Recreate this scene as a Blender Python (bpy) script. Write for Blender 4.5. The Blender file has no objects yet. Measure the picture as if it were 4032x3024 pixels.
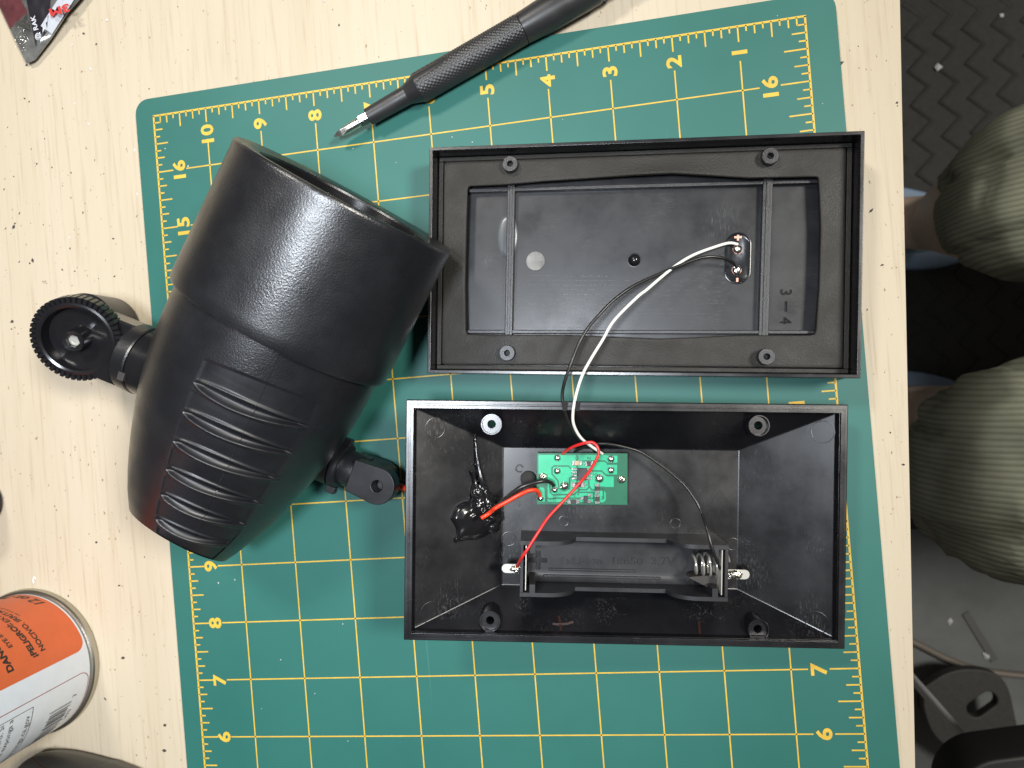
import bpy, bmesh, math, random
from mathutils import Vector, Matrix, noise
random.seed(7)
R_ = math.radians
SC = bpy.context.scene
COL = SC.collection
MM = 0.001

# ---------------------------------------------------------------- camera
CX = Vector((0.98461686, -0.08124915, -0.15468749))
CY = Vector((-0.0810568, -0.99668081, 0.00756093))
CZ = Vector((-0.15478837, 0.00509386, -0.98793452))
CP = Vector((-80.935, -7.782, 291.945))          # millimetres above the cutting mat
FPX = 2800.0
cam = bpy.data.cameras.new('camera')
cam.sensor_width = 36.0
cam.lens = FPX / 4032 * 36
cam.clip_start = 0.01
cam.clip_end = 20
cam.dof.use_dof = True
cam.dof.focus_distance = 0.262
cam.dof.aperture_fstop = 18.0
camo = bpy.data.objects.new('camera', cam)
COL.objects.link(camo)
camo.matrix_world = Matrix(((CX.x, -CY.x, -CZ.x, CP.x * MM), (CX.y, -CY.y, -CZ.y, CP.y * MM),
                            (CX.z, -CY.z, -CZ.z, CP.z * MM), (0, 0, 0, 1)))
SC.camera = camo

# ---------------------------------------------------------------- room light
w = bpy.data.worlds.new('World')
SC.world = w
w.use_nodes = True
w.node_tree.nodes['Background'].inputs[0].default_value = (1.0, 0.95, 0.88, 1)
w.node_tree.nodes['Background'].inputs[1].default_value = 0.08
SC.view_settings.view_transform = 'Standard'
SC.view_settings.look = 'None'
SC.view_settings.exposure = 0.0
SC.cycles.use_denoising = True
SC.cycles.max_bounces = 8


def lamp(name, kind, loc, target, energy, color, **kw):
    l = bpy.data.lights.new(name, kind)
    l.energy = energy
    l.color = color
    for k, v in kw.items():
        setattr(l, k, v)
    o = bpy.data.objects.new(name, l)
    COL.objects.link(o)
    o.location = Vector(loc) * MM
    d = (Vector(target) - Vector(loc)).normalized()
    o.rotation_euler = d.to_track_quat('-Z', 'Y').to_euler()
    return o


# desk lamp (cool, left of the camera) and room lamp (upper left)
lamp('desk_lamp', 'SPOT', (-148, -18, 600), (-262, 4, 0), 13.5, (0.86, 0.92, 1.0),
     spot_size=R_(74), spot_blend=1.0, shadow_soft_size=0.05)
lamp('room_lamp', 'AREA', (-440, 560, 880), (-90, 0, 0), 5.6, (1.0, 0.95, 0.86), shape='DISK', size=0.16)

lamp('leg_fill_lamp', 'AREA', (1000, 240, 1500), (400, 0, -300), 36.0, (1.0, 0.96, 0.88), shape='DISK', size=0.4)  # added fill with no known source, brightens the legs and floor


# ---------------------------------------------------------------- measuring helpers
def ray(u, v):
    return (CX * ((u - 2016) / FPX) + CY * ((v - 1512) / FPX) + CZ)


def at(u, v, z):
    d = ray(u, v)
    return CP + d * ((z - CP.z) / d.z)


def lat(M, u, v, z):
    """point of the local plane z seen at a photo pixel, in the local millimetres of frame M"""
    Mi = M.inverted()
    o = Mi @ CP
    d = Mi.to_3x3() @ ray(u, v)
    return o + d * ((z - o.z) / d.z)


def lplane(M, u, v, p, n):
    Mi = M.inverted()
    o = Mi @ CP
    d = Mi.to_3x3() @ ray(u, v)
    return o + d * ((Vector(p) - o).dot(n) / d.dot(n))


# ---------------------------------------------------------------- object helpers
def mesh_obj(name, verts, faces, mat, parent=None, smooth=True, angle=0.6, mats=None, fm=None):
    me = bpy.data.meshes.new(name)
    me.from_pydata([(a[0] * MM, a[1] * MM, a[2] * MM) for a in verts], [], faces)
    for m in (mats or [mat]):
        me.materials.append(m)
    if fm:
        me.polygons.foreach_set('material_index', fm)
    bm = bmesh.new()
    bm.from_mesh(me)
    bmesh.ops.recalc_face_normals(bm, faces=bm.faces)
    bm.to_mesh(me)
    bm.free()
    if smooth:
        me.polygons.foreach_set('use_smooth', [True] * len(me.polygons))
        me.set_sharp_from_angle(angle=angle)
    me.update()
    o = bpy.data.objects.new(name, me)
    COL.objects.link(o)
    if parent:
        o.parent = parent
    return o


class MB:
    def __init__(s):
        s.v, s.f = [], []

    def add(s, v, f, M=None):
        n = len(s.v)
        s.v += [(M @ Vector(a)) if M else Vector(a) for a in v]
        s.f += [tuple(i + n for i in q) for q in f]
        return s

    def box(s, c, d, M=None, rz=0):
        x, y, z = d[0] / 2, d[1] / 2, d[2] / 2
        cs, sn = math.cos(rz), math.sin(rz)
        v = []
        for k in (-1, 1):
            for (i, j) in ((-1, -1), (1, -1), (1, 1), (-1, 1)):
                v.append((c[0] + cs * i * x - sn * j * y, c[1] + sn * i * x + cs * j * y, c[2] + k * z))
        return s.add(v, [(3, 2, 1, 0), (4, 5, 6, 7), (0, 1, 5, 4), (1, 2, 6, 5), (2, 3, 7, 6), (3, 0, 4, 7)], M)

    def prism(s, poly, z0, z1, M=None):
        n = len(poly)
        v = [(p[0], p[1], z0) for p in poly] + [(p[0], p[1], z1) for p in poly]
        f = [tuple(range(n - 1, -1, -1)), tuple(range(n, 2 * n))]
        f += [(i, (i + 1) % n, n + (i + 1) % n, n + i) for i in range(n)]
        return s.add(v, f, M)

    def loft(s, rings, cap0=True, cap1=True, closed=True, M=None):
        n = len(rings[0])
        v = [p for r in rings for p in r]
        f = []
        for i in range(len(rings) - 1):
            for j in range(n if closed else n - 1):
                k = (j + 1) % n
                f.append((i * n + j, i * n + k, (i + 1) * n + k, (i + 1) * n + j))
        if cap0:
            f.append(tuple(range(n - 1, -1, -1)))
        if cap1:
            f.append(tuple((len(rings) - 1) * n + j for j in range(n)))
        return s.add(v, f, M)

    def lathe(s, prof, n=32, M=None, cap0=True, cap1=True):
        rings = [[(r * math.cos(2 * math.pi * k / n), r * math.sin(2 * math.pi * k / n), z) for k in range(n)]
                 for r, z in prof]
        return s.loft(rings, cap0, cap1, True, M)

    def tube(s, pts, r, n=10, M=None, cap=True):
        pts = [Vector(p) for p in pts]
        rr = r if isinstance(r, (list, tuple)) else [r] * len(pts)
        t0 = (pts[1] - pts[0]).normalized()
        up = Vector((0, 0, 1)) if abs(t0.z) < .9 else Vector((1, 0, 0))
        rings = []
        for i, p in enumerate(pts):
            t = (pts[min(i + 1, len(pts) - 1)] - pts[max(i - 1, 0)]).normalized()
            a = t.cross(up).normalized()
            b = a.cross(t).normalized()
            up = b
            rings.append([p + (a * math.cos(2 * math.pi * k / n) + b * math.sin(2 * math.pi * k / n)) * rr[i]
                          for k in range(n)])
        return s.loft(rings, cap, cap, True, M)

    def strip(s, pts, wdt, z=None):
        """flat band along a polyline in xy"""
        L, Rr = [], []
        P = [Vector(p) for p in pts]
        for i, p in enumerate(P):
            t = (P[min(i + 1, len(P) - 1)] - P[max(i - 1, 0)])
            t = Vector((t.x, t.y, 0)).normalized()
            nrm = Vector((-t.y, t.x, 0)) * wdt / 2
            q = Vector((p.x, p.y, p.z if z is None else z))
            L.append(q + nrm)
            Rr.append(q - nrm)
        n = len(P)
        return s.add(L + Rr, [(i, i + 1, n + i + 1, n + i) for i in range(n - 1)])

    def build(s, name, mat, parent=None, smooth=True, angle=0.6, bevel=0, seg=2):
        o = mesh_obj(name, s.v, s.f, mat, parent, smooth, angle)
        if bevel:
            b = o.modifiers.new('bevel', 'BEVEL')
            b.width = bevel * MM
            b.segments = seg
            b.limit_method = 'ANGLE'
            b.angle_limit = 0.6
            b.harden_normals = True
        return o


def spline(pts, n=10):
    """Catmull-Rom through the points"""
    P = [Vector(p) for p in pts]
    P = [P[0] * 2 - P[1]] + P + [P[-1] * 2 - P[-2]]
    out = []
    for i in range(1, len(P) - 2):
        for k in range(n):
            t = k / n
            a, b, c, d = P[i - 1:i + 3]
            out.append(0.5 * ((2 * b) + (c - a) * t + (2 * a - 5 * b + 4 * c - d) * t * t + (3 * b - a - 3 * c + d) * t ** 3))
    out.append(P[-2])
    return out


def rrect(hx, hy, r, cx=0, cy=0, n=6):
    out = []
    for (sx, sy, a0) in ((1, 1, 0), (-1, 1, 90), (-1, -1, 180), (1, -1, 270)):
        for k in range(n + 1):
            a = R_(a0 + 90 * k / n)
            out.append((cx + sx * (hx - r) + r * math.cos(a), cy + sy * (hy - r) + r * math.sin(a)))
    return out


def rect(hx, hy, z, cx=0, cy=0):
    return [(cx - hx, cy - hy, z), (cx + hx, cy - hy, z), (cx + hx, cy + hy, z), (cx - hx, cy + hy, z)]


_tc = {}


def text_mesh(body, height=None, bold=0.0, shear=0.0, space=1.0, ref='H0', thick=0):
    """outline of a text as (verts, faces); capital height scaled to `height`"""
    def get(b):
        c = bpy.data.curves.new('t', 'FONT')
        c.body = b
        c.size = 1
        c.resolution_u = 3
        c.offset = bold
        c.shear = shear
        c.space_character = space
        c.extrude = thick
        o = bpy.data.objects.new('t', c)
        COL.objects.link(o)
        bpy.context.view_layer.update()
        me = bpy.data.meshes.new_from_object(o.evaluated_get(bpy.context.evaluated_depsgraph_get()))
        v = [tuple(q.co) for q in me.vertices]
        f = [tuple(p.vertices) for p in me.polygons]
        bpy.data.objects.remove(o)
        bpy.data.curves.remove(c)
        bpy.data.meshes.remove(me)
        return v, f
    if 'ref' not in _tc:
        v, _ = get('H')
        _tc['ref'] = max(q[1] for q in v)
    v, f = get(body)
    k = height / _tc['ref']
    x0 = min(q[0] for q in v)
    return [((q[0] - x0) * k, q[1] * k, q[2] * k) for q in v], f


def bbox(v):
    return (min(q[0] for q in v), max(q[0] for q in v), min(q[1] for q in v), max(q[1] for q in v))


def thing(name, label, cat, M=None, group=None):
    o = bpy.data.objects.new(name, None)
    COL.objects.link(o)
    o.empty_display_size = 0.02
    if M is not None:
        Mm = M.copy()
        Mm.translation = M.translation * MM
        o.matrix_world = Mm
    o['label'] = label
    o['category'] = cat
    if group:
        o['group'] = group
    return o


def tag(o, label, cat, group=None):
    o['label'] = label
    o['category'] = cat
    if group:
        o['group'] = group
    return o


def dup(o, parent, M=None):
    c = o.copy()
    COL.objects.link(c)
    c.parent = parent
    if M is not None:
        Mm = M.copy()
        Mm.translation = M.translation * MM
        c.matrix_local = Mm
    return c


def T(x, y, z):
    return Matrix.Translation((x, y, z))


# ---------------------------------------------------------------- materials
def mat_new(name):
    m = bpy.data.materials.new(name)
    m.use_nodes = True
    nt = m.node_tree
    return m, nt, nt.nodes['Principled BSDF']


def N(nt, t, **kw):
    n = nt.nodes.new(t)
    for k, v in kw.items():
        if k in ('operation', 'blend_type', 'data_type', 'noise_dimensions', 'feature', 'wave_type', 'bands_direction', 'distance', 'use_clamp'):
            setattr(n, k, v)
        else:
            n.inputs[k].default_value = v
    return n


def coords(nt, scale=(1, 1, 1), rot=(0, 0, 0)):
    tc = nt.nodes.new('ShaderNodeTexCoord')
    mp = nt.nodes.new('ShaderNodeMapping')
    mp.inputs['Scale'].default_value = scale
    mp.inputs['Rotation'].default_value = rot
    nt.links.new(tc.outputs['Object'], mp.inputs['Vector'])
    return mp.outputs[0]


def noise_tex(nt, vec, scale, detail=2, rough=.5):
    n = N(nt, 'ShaderNodeTexNoise', Scale=scale, Detail=detail, Roughness=rough)
    nt.links.new(vec, n.inputs['Vector'])
    return n.outputs[0]


def ramp(nt, src, stops):
    r = nt.nodes.new('ShaderNodeValToRGB')
    e = r.color_ramp.elements
    while len(e) < len(stops):
        e.new(0.5)
    for i, (p, c) in enumerate(stops):
        e[i].position = p
        e[i].color = c if len(c) == 4 else (*c, 1)
    nt.links.new(src, r.inputs[0])
    return r.outputs[0]


def bump(nt, bs, src, strength, dist_mm):
    b = nt.nodes.new('ShaderNodeBump')
    b.inputs['Strength'].default_value = strength
    b.inputs['Distance'].default_value = dist_mm * MM
    nt.links.new(src, b.inputs['Height'])
    nt.links.new(b.outputs[0], bs.inputs['Normal'])
    return b


def simple(name, col, rough=.5, metal=0, spec=.5, bump_mm=None, bstr=.3, bdist=.05, var=0.0, coat=0):
    m, nt, bs = mat_new(name)
    bs.inputs['Base Color'].default_value = (*col, 1)
    bs.inputs['Roughness'].default_value = rough
    bs.inputs['Metallic'].default_value = metal
    bs.inputs['Specular IOR Level'].default_value = spec
    if coat:
        bs.inputs['Coat Weight'].default_value = coat
        bs.inputs['Coat Roughness'].default_value = .08
    v = coords(nt)
    if var:
        c = noise_tex(nt, v, 180, 4, .6)
        nt.links.new(ramp(nt, c, [(.3, tuple(a * (1 - var) for a in col)), (.7, tuple(min(1, a * (1 + var)) for a in col))]),
                     bs.inputs['Base Color'])
    if bump_mm:
        bump(nt, bs, noise_tex(nt, v, 1000 / bump_mm, 2), bstr, bdist)
    return m


def plastic(name, col=(.012, .012, .014), rough=.35, bump_mm=.5, bstr=.2, bdist=.05, scuff=.0, scuff_dir=(1, 1, 1), spec=.5, spots=(), spot_col=.075, spot_dir=(1.6, .35, 1)):
    """moulded plastic with grain, uneven gloss and pale scuffs"""
    m, nt, bs = mat_new(name)
    bs.inputs['Specular IOR Level'].default_value = spec
    v = coords(nt)
    big = noise_tex(nt, v, 60, 4, .6)
    nt.links.new(ramp(nt, big, [(.35, (rough * .85,) * 3), (.7, (min(1, rough * 1.2),) * 3)]), bs.inputs['Roughness'])
    base = ramp(nt, big, [(.3, tuple(a * .85 for a in col)), (.75, tuple(a * 1.2 for a in col))])
    if scuff:
        sv = coords(nt, scuff_dir)
        fine = noise_tex(nt, sv, 900, 3, .7)
        area = noise_tex(nt, v, 45, 3, .6)
        mul = N(nt, 'ShaderNodeMath', operation='MULTIPLY')
        nt.links.new(ramp(nt, fine, [(.56, (0, 0, 0)), (.68, (1, 1, 1))]), mul.inputs[0])
        nt.links.new(ramp(nt, area, [(.52, (0, 0, 0)), (.7, (1, 1, 1))]), mul.inputs[1])
        mx = nt.nodes.new('ShaderNodeMix')
        mx.data_type = 'RGBA'
        nt.links.new(mul.outputs[0], mx.inputs[0])
        nt.links.new(base, mx.inputs[6])
        mx.inputs[7].default_value = (*[scuff] * 3, 1)
        base = mx.outputs[2]
    if spots:
        acc = None
        raw0 = coords(nt)
        wob = N(nt, 'ShaderNodeTexNoise', Scale=130.0, Detail=3.0)
        nt.links.new(raw0, wob.inputs['Vector'])
        ws = N(nt, 'ShaderNodeVectorMath', operation='MULTIPLY_ADD')
        nt.links.new(wob.outputs[1], ws.inputs[0])
        ws.inputs[1].default_value = (.016, .016, .004)
        nt.links.new(raw0, ws.inputs[2])
        wsub = N(nt, 'ShaderNodeVectorMath', operation='SUBTRACT')
        nt.links.new(ws.outputs[0], wsub.inputs[0])
        wsub.inputs[1].default_value = (.008, .008, .002)
        raw = wsub.outputs[0]
        for (x, y, z, r) in spots:
            dn_ = N(nt, 'ShaderNodeVectorMath', operation='DISTANCE')
            nt.links.new(raw, dn_.inputs[0])
            dn_.inputs[1].default_value = (x * MM, y * MM, z * MM)
            mr = nt.nodes.new('ShaderNodeMapRange')
            mr.inputs[1].default_value = r * MM
            mr.inputs[2].default_value = r * .1 * MM
            nt.links.new(dn_.outputs['Value'], mr.inputs[0])
            if acc is None:
                acc = mr.outputs[0]
            else:
                mx_ = N(nt, 'ShaderNodeMath', operation='MAXIMUM')
                nt.links.new(acc, mx_.inputs[0])
                nt.links.new(mr.outputs[0], mx_.inputs[1])
                acc = mx_.outputs[0]
        st_n = noise_tex(nt, coords(nt, spot_dir), 1100, 3, .7)
        pw = N(nt, 'ShaderNodeMath', operation='MULTIPLY')
        nt.links.new(acc, pw.inputs[0])
        nt.links.new(ramp(nt, st_n, [(.53, (0, 0, 0)), (.68, (1, 1, 1))]), pw.inputs[1])
        mx = nt.nodes.new('ShaderNodeMix')
        mx.data_type = 'RGBA'
        nt.links.new(pw.outputs[0], mx.inputs[0])
        nt.links.new(base, mx.inputs[6])
        mx.inputs[7].default_value = (*[spot_col] * 3, 1)
        base = mx.outputs[2]
    nt.links.new(base, bs.inputs['Base Color'])
    if bump_mm:
        bump(nt, bs, noise_tex(nt, v, 1000 / bump_mm, 2), bstr, bdist)
    return m


def wood_material(name, tint=(1, 1, 1), end=False):
    m, nt, bs = mat_new(name)
    v = coords(nt, (1, .035, 1), (0, 0, R_(-3.4)))
    v2 = coords(nt, (1, .12, 1), (0, 0, R_(-3.4)))
    big = noise_tex(nt, v2, 14, 5, .6)
    fine = noise_tex(nt, v, 520, 5, .65)
    grain = noise_tex(nt, v, 150, 3, .6)
    t = lambda c: tuple(a * b for a, b in zip(c, tint))
    c1 = ramp(nt, big, [(.3, t((.47, .405, .302))), (.52, t((.52, .452, .345))), (.75, t((.555, .490, .388)))])
    c2 = ramp(nt, fine, [(.30, (.62, .50, .36)), (.47, (1, 1, 1))])
    c3 = ramp(nt, grain, [(.33, (.88, .82, .72)), (.5, (1, 1, 1))])

    def mul(a, b, f):
        x = nt.nodes.new('ShaderNodeMix')
        x.data_type = 'RGBA'
        x.blend_type = 'MULTIPLY'
        x.inputs[0].default_value = f
        nt.links.new(a, x.inputs[6])
        nt.links.new(b, x.inputs[7])
        return x.outputs[2]
    c = mul(mul(c1, c2, .36), c3, .2)
    sp = noise_tex(nt, coords(nt, (1, .5, 1)), 700, 2, .5)
    c = mul(c, ramp(nt, sp, [(.24, (.35, .25, .17)), (.29, (1, 1, 1))]), .8)
    nt.links.new(c, bs.inputs['Base Color'])
    bs.inputs['Roughness'].default_value = .55
    bs.inputs['Specular IOR Level'].default_value = .3
    bump(nt, bs, fine, .25, .12)
    return m


def mat_surface():
    m, nt, bs = mat_new('cutting_mat_vinyl')
    v = coords(nt)
    a = noise_tex(nt, v, 9, 4, .6)
    b = noise_tex(nt, v, 1400, 2, .6)
    c = ramp(nt, a, [(.3, (.018, .119, .102)), (.7, (.026, .145, .125))])
    sc = noise_tex(nt, coords(nt, (1, .02, 1), (0, 0, R_(20))), 420, 3, .7)
    x = nt.nodes.new('ShaderNodeMix')
    x.data_type = 'RGBA'
    nt.links.new(ramp(nt, sc, [(.70, (0, 0, 0)), (.78, (.4, .4, .4))]), x.inputs[0])
    nt.links.new(c, x.inputs[6])
    x.inputs[7].default_value = (.09, .24, .21, 1)
    nt.links.new(x.outputs[2], bs.inputs['Base Color'])
    bs.inputs['Roughness'].default_value = .52
    bs.inputs['Specular IOR Level'].default_value = .42
    bump(nt, bs, b, .3, .06)
    return m


M_wood = wood_material('pale_plywood')
M_edge = simple('plywood_edge', (.45, .33, .2), .7, var=.3)
M_mat = mat_surface()
M_yellow = simple('yellow_ink', (.64, .42, .05), .5, var=.12)
M_hood = plastic('grained_black_plastic', (.0085, .009, .0115), .33, .6, .7, .12, spec=.8)
M_panel = plastic('satin_black_plastic', (.008, .0084, .011), .40, .3, .12, .03)
M_gloss = plastic('glossy_black_plastic', (.010, .010, .012), .2, None)
M_box = plastic('scuffed_box_plastic', (.0055, .0057, .0075), .30, .25, .10, .03, spec=.7, scuff=.06, scuff_dir=(3, .5, 1),
                spots=[(-71, 35, -7, 8), (-66, -33, -9, 9), (-36, -34, -13, 5), (-6, -37, -12, 6), (30, -36, -12, 6), (70, -36, -6, 10), (50, -23, -17, 9), (-30, 6, -20, 9),
                       (-18, 3, -20, 8), (-42, -3, -20, 8), (-43, -17, -20, 7), (-38, 37, -10, 6), (70, 34, -6, 5)])
M_rim = plastic('rim_plastic', (.008, .0083, .0105), .27, .3, .2, .04, scuff=.08, scuff_dir=(.3, 3, 1), spec=.7)
M_holder = plastic('battery_tray_plastic', (.015, .0157, .019), .42, .25, .15, .03, scuff=.05)
M_lidfloor = plastic('panel_back_plastic', (.011, .0118, .015), .36, .3, .12, .03, scuff=.055, scuff_dir=(.4, 4, 1), spots=[(32, 16, 4.8, 9), (42, 5, 4.8, 9), (36, 8, 4.8, 6), (-58, 2, 4.8, 5)], spot_col=.07, spot_dir=(3, .3, 1))
M_foam = plastic('foam_gasket', (.016, .0145, .012), .6, .6, 1.0, .2, spec=.45)
M_rib = plastic('sparkly_rib_plastic', (.018, .0185, .022), .36, .3, .9, .08, spec=.6)
M_dot = simple('grey_foam', (.20, .20, .20), .9, bump_mm=.35, bstr=.9, bdist=.15, var=.35)
M_solder = simple('solder', (.72, .71, .68), .22, 1.0, bump_mm=1.2, bstr=.3, bdist=.2)
M_tin = simple('tinned_steel', (.60, .59, .55), .35, .55, bump_mm=.6, bstr=.15)
M_gsold = simple('rough_solder', (.78, .74, .62), .2, 1.0, bump_mm=.9, bstr=.9, bdist=.5)
M_pcb = simple('solder_mask_dark', (.008, .115, .062), .35, var=.12)
M_pour = simple('solder_mask_copper', (.022, .40, .215), .32, var=.10)
M_chip = simple('chip_epoxy', (.025, .025, .03), .5, bump_mm=.2, bstr=.3)
M_silk = simple('dark_print', (.008, .03, .02), .5)
M_beige = simple('ceramic_beige', (.45, .33, .2), .45)
M_res = simple('resistor_black', (.02, .02, .02), .4)
M_red = simple('red_insulation', (.62, .022, .022), .33)
M_red2 = simple('orange_red_insulation', (.75, .045, .012), .33)
M_white = simple('white_insulation', (.78, .78, .72), .4)
M_black = simple('black_insulation', (.013, .013, .013), .3)
M_copper = simple('copper_pad', (.80, .42, .32), .4, .3)
M_ink = simple('brown_marker_ink', (.020, .006, .004), .5)
M_glue = simple('black_sealant', (.008, .008, .009), .16, bump_mm=4, bstr=.12, bdist=.3)
M_drv = plastic('anodised_black', (.020, .020, .022), .40, .25, .35, .04, spec=.6)
M_blue = simple('dark_blue_metal', (.03, .11, .30), .35, .2)
M_steel = simple('bright_steel', (.74, .73, .70), .28, 1.0, bump_mm=.5, bstr=.2)
M_canw = simple('can_white', (.62, .65, .70), .35, coat=.3, var=.03)
M_orange = simple('can_orange', (.60, .115, .032), .42, bump_mm=.3, bstr=.1, var=.05)
M_print = simple('black_print', (.018, .014, .010), .5)
M_line = simple('dull_red_print', (.28, .04, .03), .5)
M_rimst = simple('can_rim_steel', (.46, .44, .38), .33, 1.0)
M_skin = simple('skin', (.60, .47, .38), .5, bump_mm=1.0, bstr=.1, var=.1)
M_slip = simple('slipper_fabric', (.10, .16, .21), .8, bump_mm=1.5, bstr=.5, bdist=.5, var=.2)
M_sole = simple('slipper_sole', (.16, .23, .33), .6)
M_navy = simple('navy_cloth', (.012, .018, .04), .85, bump_mm=1.0, bstr=.4, bdist=.3)
M_rub = simple('black_rubber', (.024, .023, .022), .8, bump_mm=2, bstr=.3, var=.2)
M_chrome = simple('pale_metal_tube', (.62, .61, .60), .35, .25)
M_stool = simple('stool_vinyl', (.16, .17, .215), .55, bump_mm=1.0, bstr=.2, var=.1)
M_dark = simple('dark_grey_plastic', (.030, .028, .026), .6, var=.2)
M_dev = simple('black_device_shell', (.028, .026, .024), .38, var=.15)
M_lens = simple('clear_lens', (.02, .02, .022), .05)


def concrete():
    m, nt, bs = mat_new('concrete')
    v = coords(nt)
    a = noise_tex(nt, v, 5, 6, .65)
    nt.links.new(ramp(nt, a, [(.3, (.085, .09, .09)), (.55, (.135, .142, .144)), (.75, (.18, .184, .18))]), bs.inputs['Base Color'])
    bs.inputs['Roughness'].default_value = .8
    return m


def trousers_mat():
    m, nt, bs = mat_new('olive_ribbed_cloth')
    v = coords(nt)
    wv = N(nt, 'ShaderNodeTexWave', Scale=85.0, Distortion=1.2, Detail=1.5, wave_type='BANDS', bands_direction='Y')
    wv.inputs['Detail Scale'].default_value = 40
    nt.links.new(v, wv.inputs['Vector'])
    a = noise_tex(nt, v, 25, 4, .6)
    c = ramp(nt, wv.outputs[1], [(.1, (.20, .208, .158)), (.6, (.275, .284, .218))])
    d = ramp(nt, a, [(.3, (.75, .75, .75)), (.7, (1.1, 1.1, 1.08))])
    x = nt.nodes.new('ShaderNodeMix')
    x.data_type = 'RGBA'
    x.blend_type = 'MULTIPLY'
    x.inputs[0].default_value = .8
    nt.links.new(c, x.inputs[6])
    nt.links.new(d, x.inputs[7])
    nt.links.new(x.outputs[2], bs.inputs['Base Color'])
    bs.inputs['Roughness'].default_value = .9
    bs.inputs['Specular IOR Level'].default_value = .15
    bump(nt, bs, wv.outputs[1], .6, .8)
    return m


def film_mat():
    m, nt, bs = mat_new('grey_shielding_film')
    v = coords(nt)
    a = noise_tex(nt, v, 70, 4, .6)
    nt.links.new(ramp(nt, a, [(.35, (.10, .103, .10)), (.65, (.30, .305, .298))]), bs.inputs['Base Color'])
    bs.inputs['Metallic'].default_value = .4
    bs.inputs['Roughness'].default_value = .2
    bs.inputs['Coat Weight'].default_value = .5
    bump(nt, bs, noise_tex(nt, v, 260, 3), .5, .5)
    return m


M_conc, M_trou, M_film = concrete(), trousers_mat(), film_mat()
M_maroon = simple('maroon_print', (.15, .045, .052), .3, .2, coat=.4, var=.25)
M_labeld = simple('dark_label', (.018, .016, .022), .3, coat=.5, var=.3)
M_tape = simple('white_tape', (.44, .47, .53), .55)
M_tred = simple('red_print', (.50, .03, .03), .5)
M_wht = simple('white_print', (.6, .62, .68), .5)

# ================================================================ SETTING
FZ = -700.0
mb = MB().box((200, 0, FZ - 20), (4000, 4000, 40))
fl = mb.build('floor', M_conc, smooth=False)
fl['kind'] = 'structure'

# ---- workbench
e0, e1 = at(3545, 0, -2), at(3605, 3024, -2)
ed = (e1 - e0).normalized()
nrm = Vector((ed.y, -ed.x, 0))
if nrm.x > 0:
    nrm = -nrm
WBM = Matrix.Identity(4)
wb = thing('workbench', 'pale plywood workbench top under the green cutting mat', 'workbench', WBM)
a_, b_ = e0 - ed * 420, e1 + ed * 420
poly = [(p.x, p.y) for p in (a_, b_, b_ + nrm * 760, a_ + nrm * 760)]
MB().prism(poly, -4.0, -2.0).build('face_veneer', M_wood, wb, smooth=False, bevel=.4)
MB().prism([(p[0] * .9985 - .5, p[1] * .9985) for p in poly], -20, -4.0).build('plywood_core', M_edge, wb, smooth=False)
for p in (a_ + nrm * 60 + ed * 60, a_ + nrm * 700 + ed * 60, b_ + nrm * 60 - ed * 60, b_ + nrm * 700 - ed * 60):
    MB().box((p.x, p.y, (FZ - 20) / 2), (60, 60, -FZ - 20)).build('leg', M_edge, wb, smooth=False, bevel=2)

# ---- cutting mat
cm = thing('cutting_mat', 'green cutting mat with yellow inch grid and numbered rulers', 'cutting mat')
MB().prism(rrect(150, 230, 6.5, -138.3, -94.7), -2.0, 0.0).build('mat_sheet', M_mat, cm, bevel=.3)
IN = 25.4
ZP = 0.06
g = MB()


def line(x0, y0, x1, y1, wd=.54):
    d = Vector((x1 - x0, y1 - y0, 0)).normalized()
    n = Vector((-d.y, d.x, 0)) * wd / 2
    a, b = Vector((x0, y0, ZP)), Vector((x1, y1, ZP))
    g.add([a + n, a - n, b - n, b + n], [(0, 1, 2, 3)])


YT, XL, YB = 17 * IN - 12 * IN, -11 * IN, -12 * IN
line(XL - .4, YT, .4, YT, .8)
line(XL, YT, XL, YB, .8)
line(0, YT, 0, YB, .8)
for i in range(1, 11):
    line(-i * IN, YT - 13.7, -i * IN, YB + 12)
for j in range(1, 17):
    line(XL + 13.9, YB + j * IN, -19.0, YB + j * IN)
for i in range(1, 88):
    L = 6.2 if i % 4 == 0 else (3.7 if i % 2 == 0 else 2.3)
    if i == 1 or i == 87:
        L = IN / 8
    line(-i * IN / 8, YT, -i * IN / 8, YT - L, .58)
for j in range(1, 136):
    y = YB + j * IN / 8
    L = 7.6 if j % 8 == 0 else (6.0 if j % 4 == 0 else (3.9 if j % 2 == 0 else 2.4))
    L2 = 11.0 if j % 8 == 0 else (8.8 if j % 4 == 0 else (5.4 if j % 2 == 0 else 3.0))
    if j == 135:
        L = L2 = IN / 8
    line(XL, y, XL + L, y, .58)
    line(0, y, -L2, y, .58)
g.build('printed_grid', M_yellow, cm, smooth=False)


def number(s, x, y):
    v, f = text_mesh(s, 5.7, bold=.03)
    v = [(q[0] * 1.22, q[1], 0) for q in v]
    x0, x1, y0, y1 = bbox(v)
    m = MB().add([(x - (q[1] - (y0 + y1) / 2), y + (q[0] - (x0 + x1) / 2), ZP + .02) for q in v], f)
    return m.build('printed_number', M_yellow, cm, smooth=False)


for i in range(1, 11):
    number(str(i), -i * IN, YT - 10.3 - (1.0 if i == 10 else 0))
for j in range(1, 17):
    number(str(j), XL + 10.5, YB + j * IN)
    number(str(j), -15.0, YB + j * IN)

# ---- crumbs on the bench
cr, crw = MB(), MB()
ico_v = [(1, 0, 0), (-1, 0, 0), (0, 1, 0), (0, -1, 0), (0, 0, 1), (0, 0, -1)]
ico_f = [(0, 2, 4), (2, 1, 4), (1, 3, 4), (3, 0, 4), (2, 0, 5), (1, 2, 5), (3, 1, 5), (0, 3, 5)]


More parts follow.
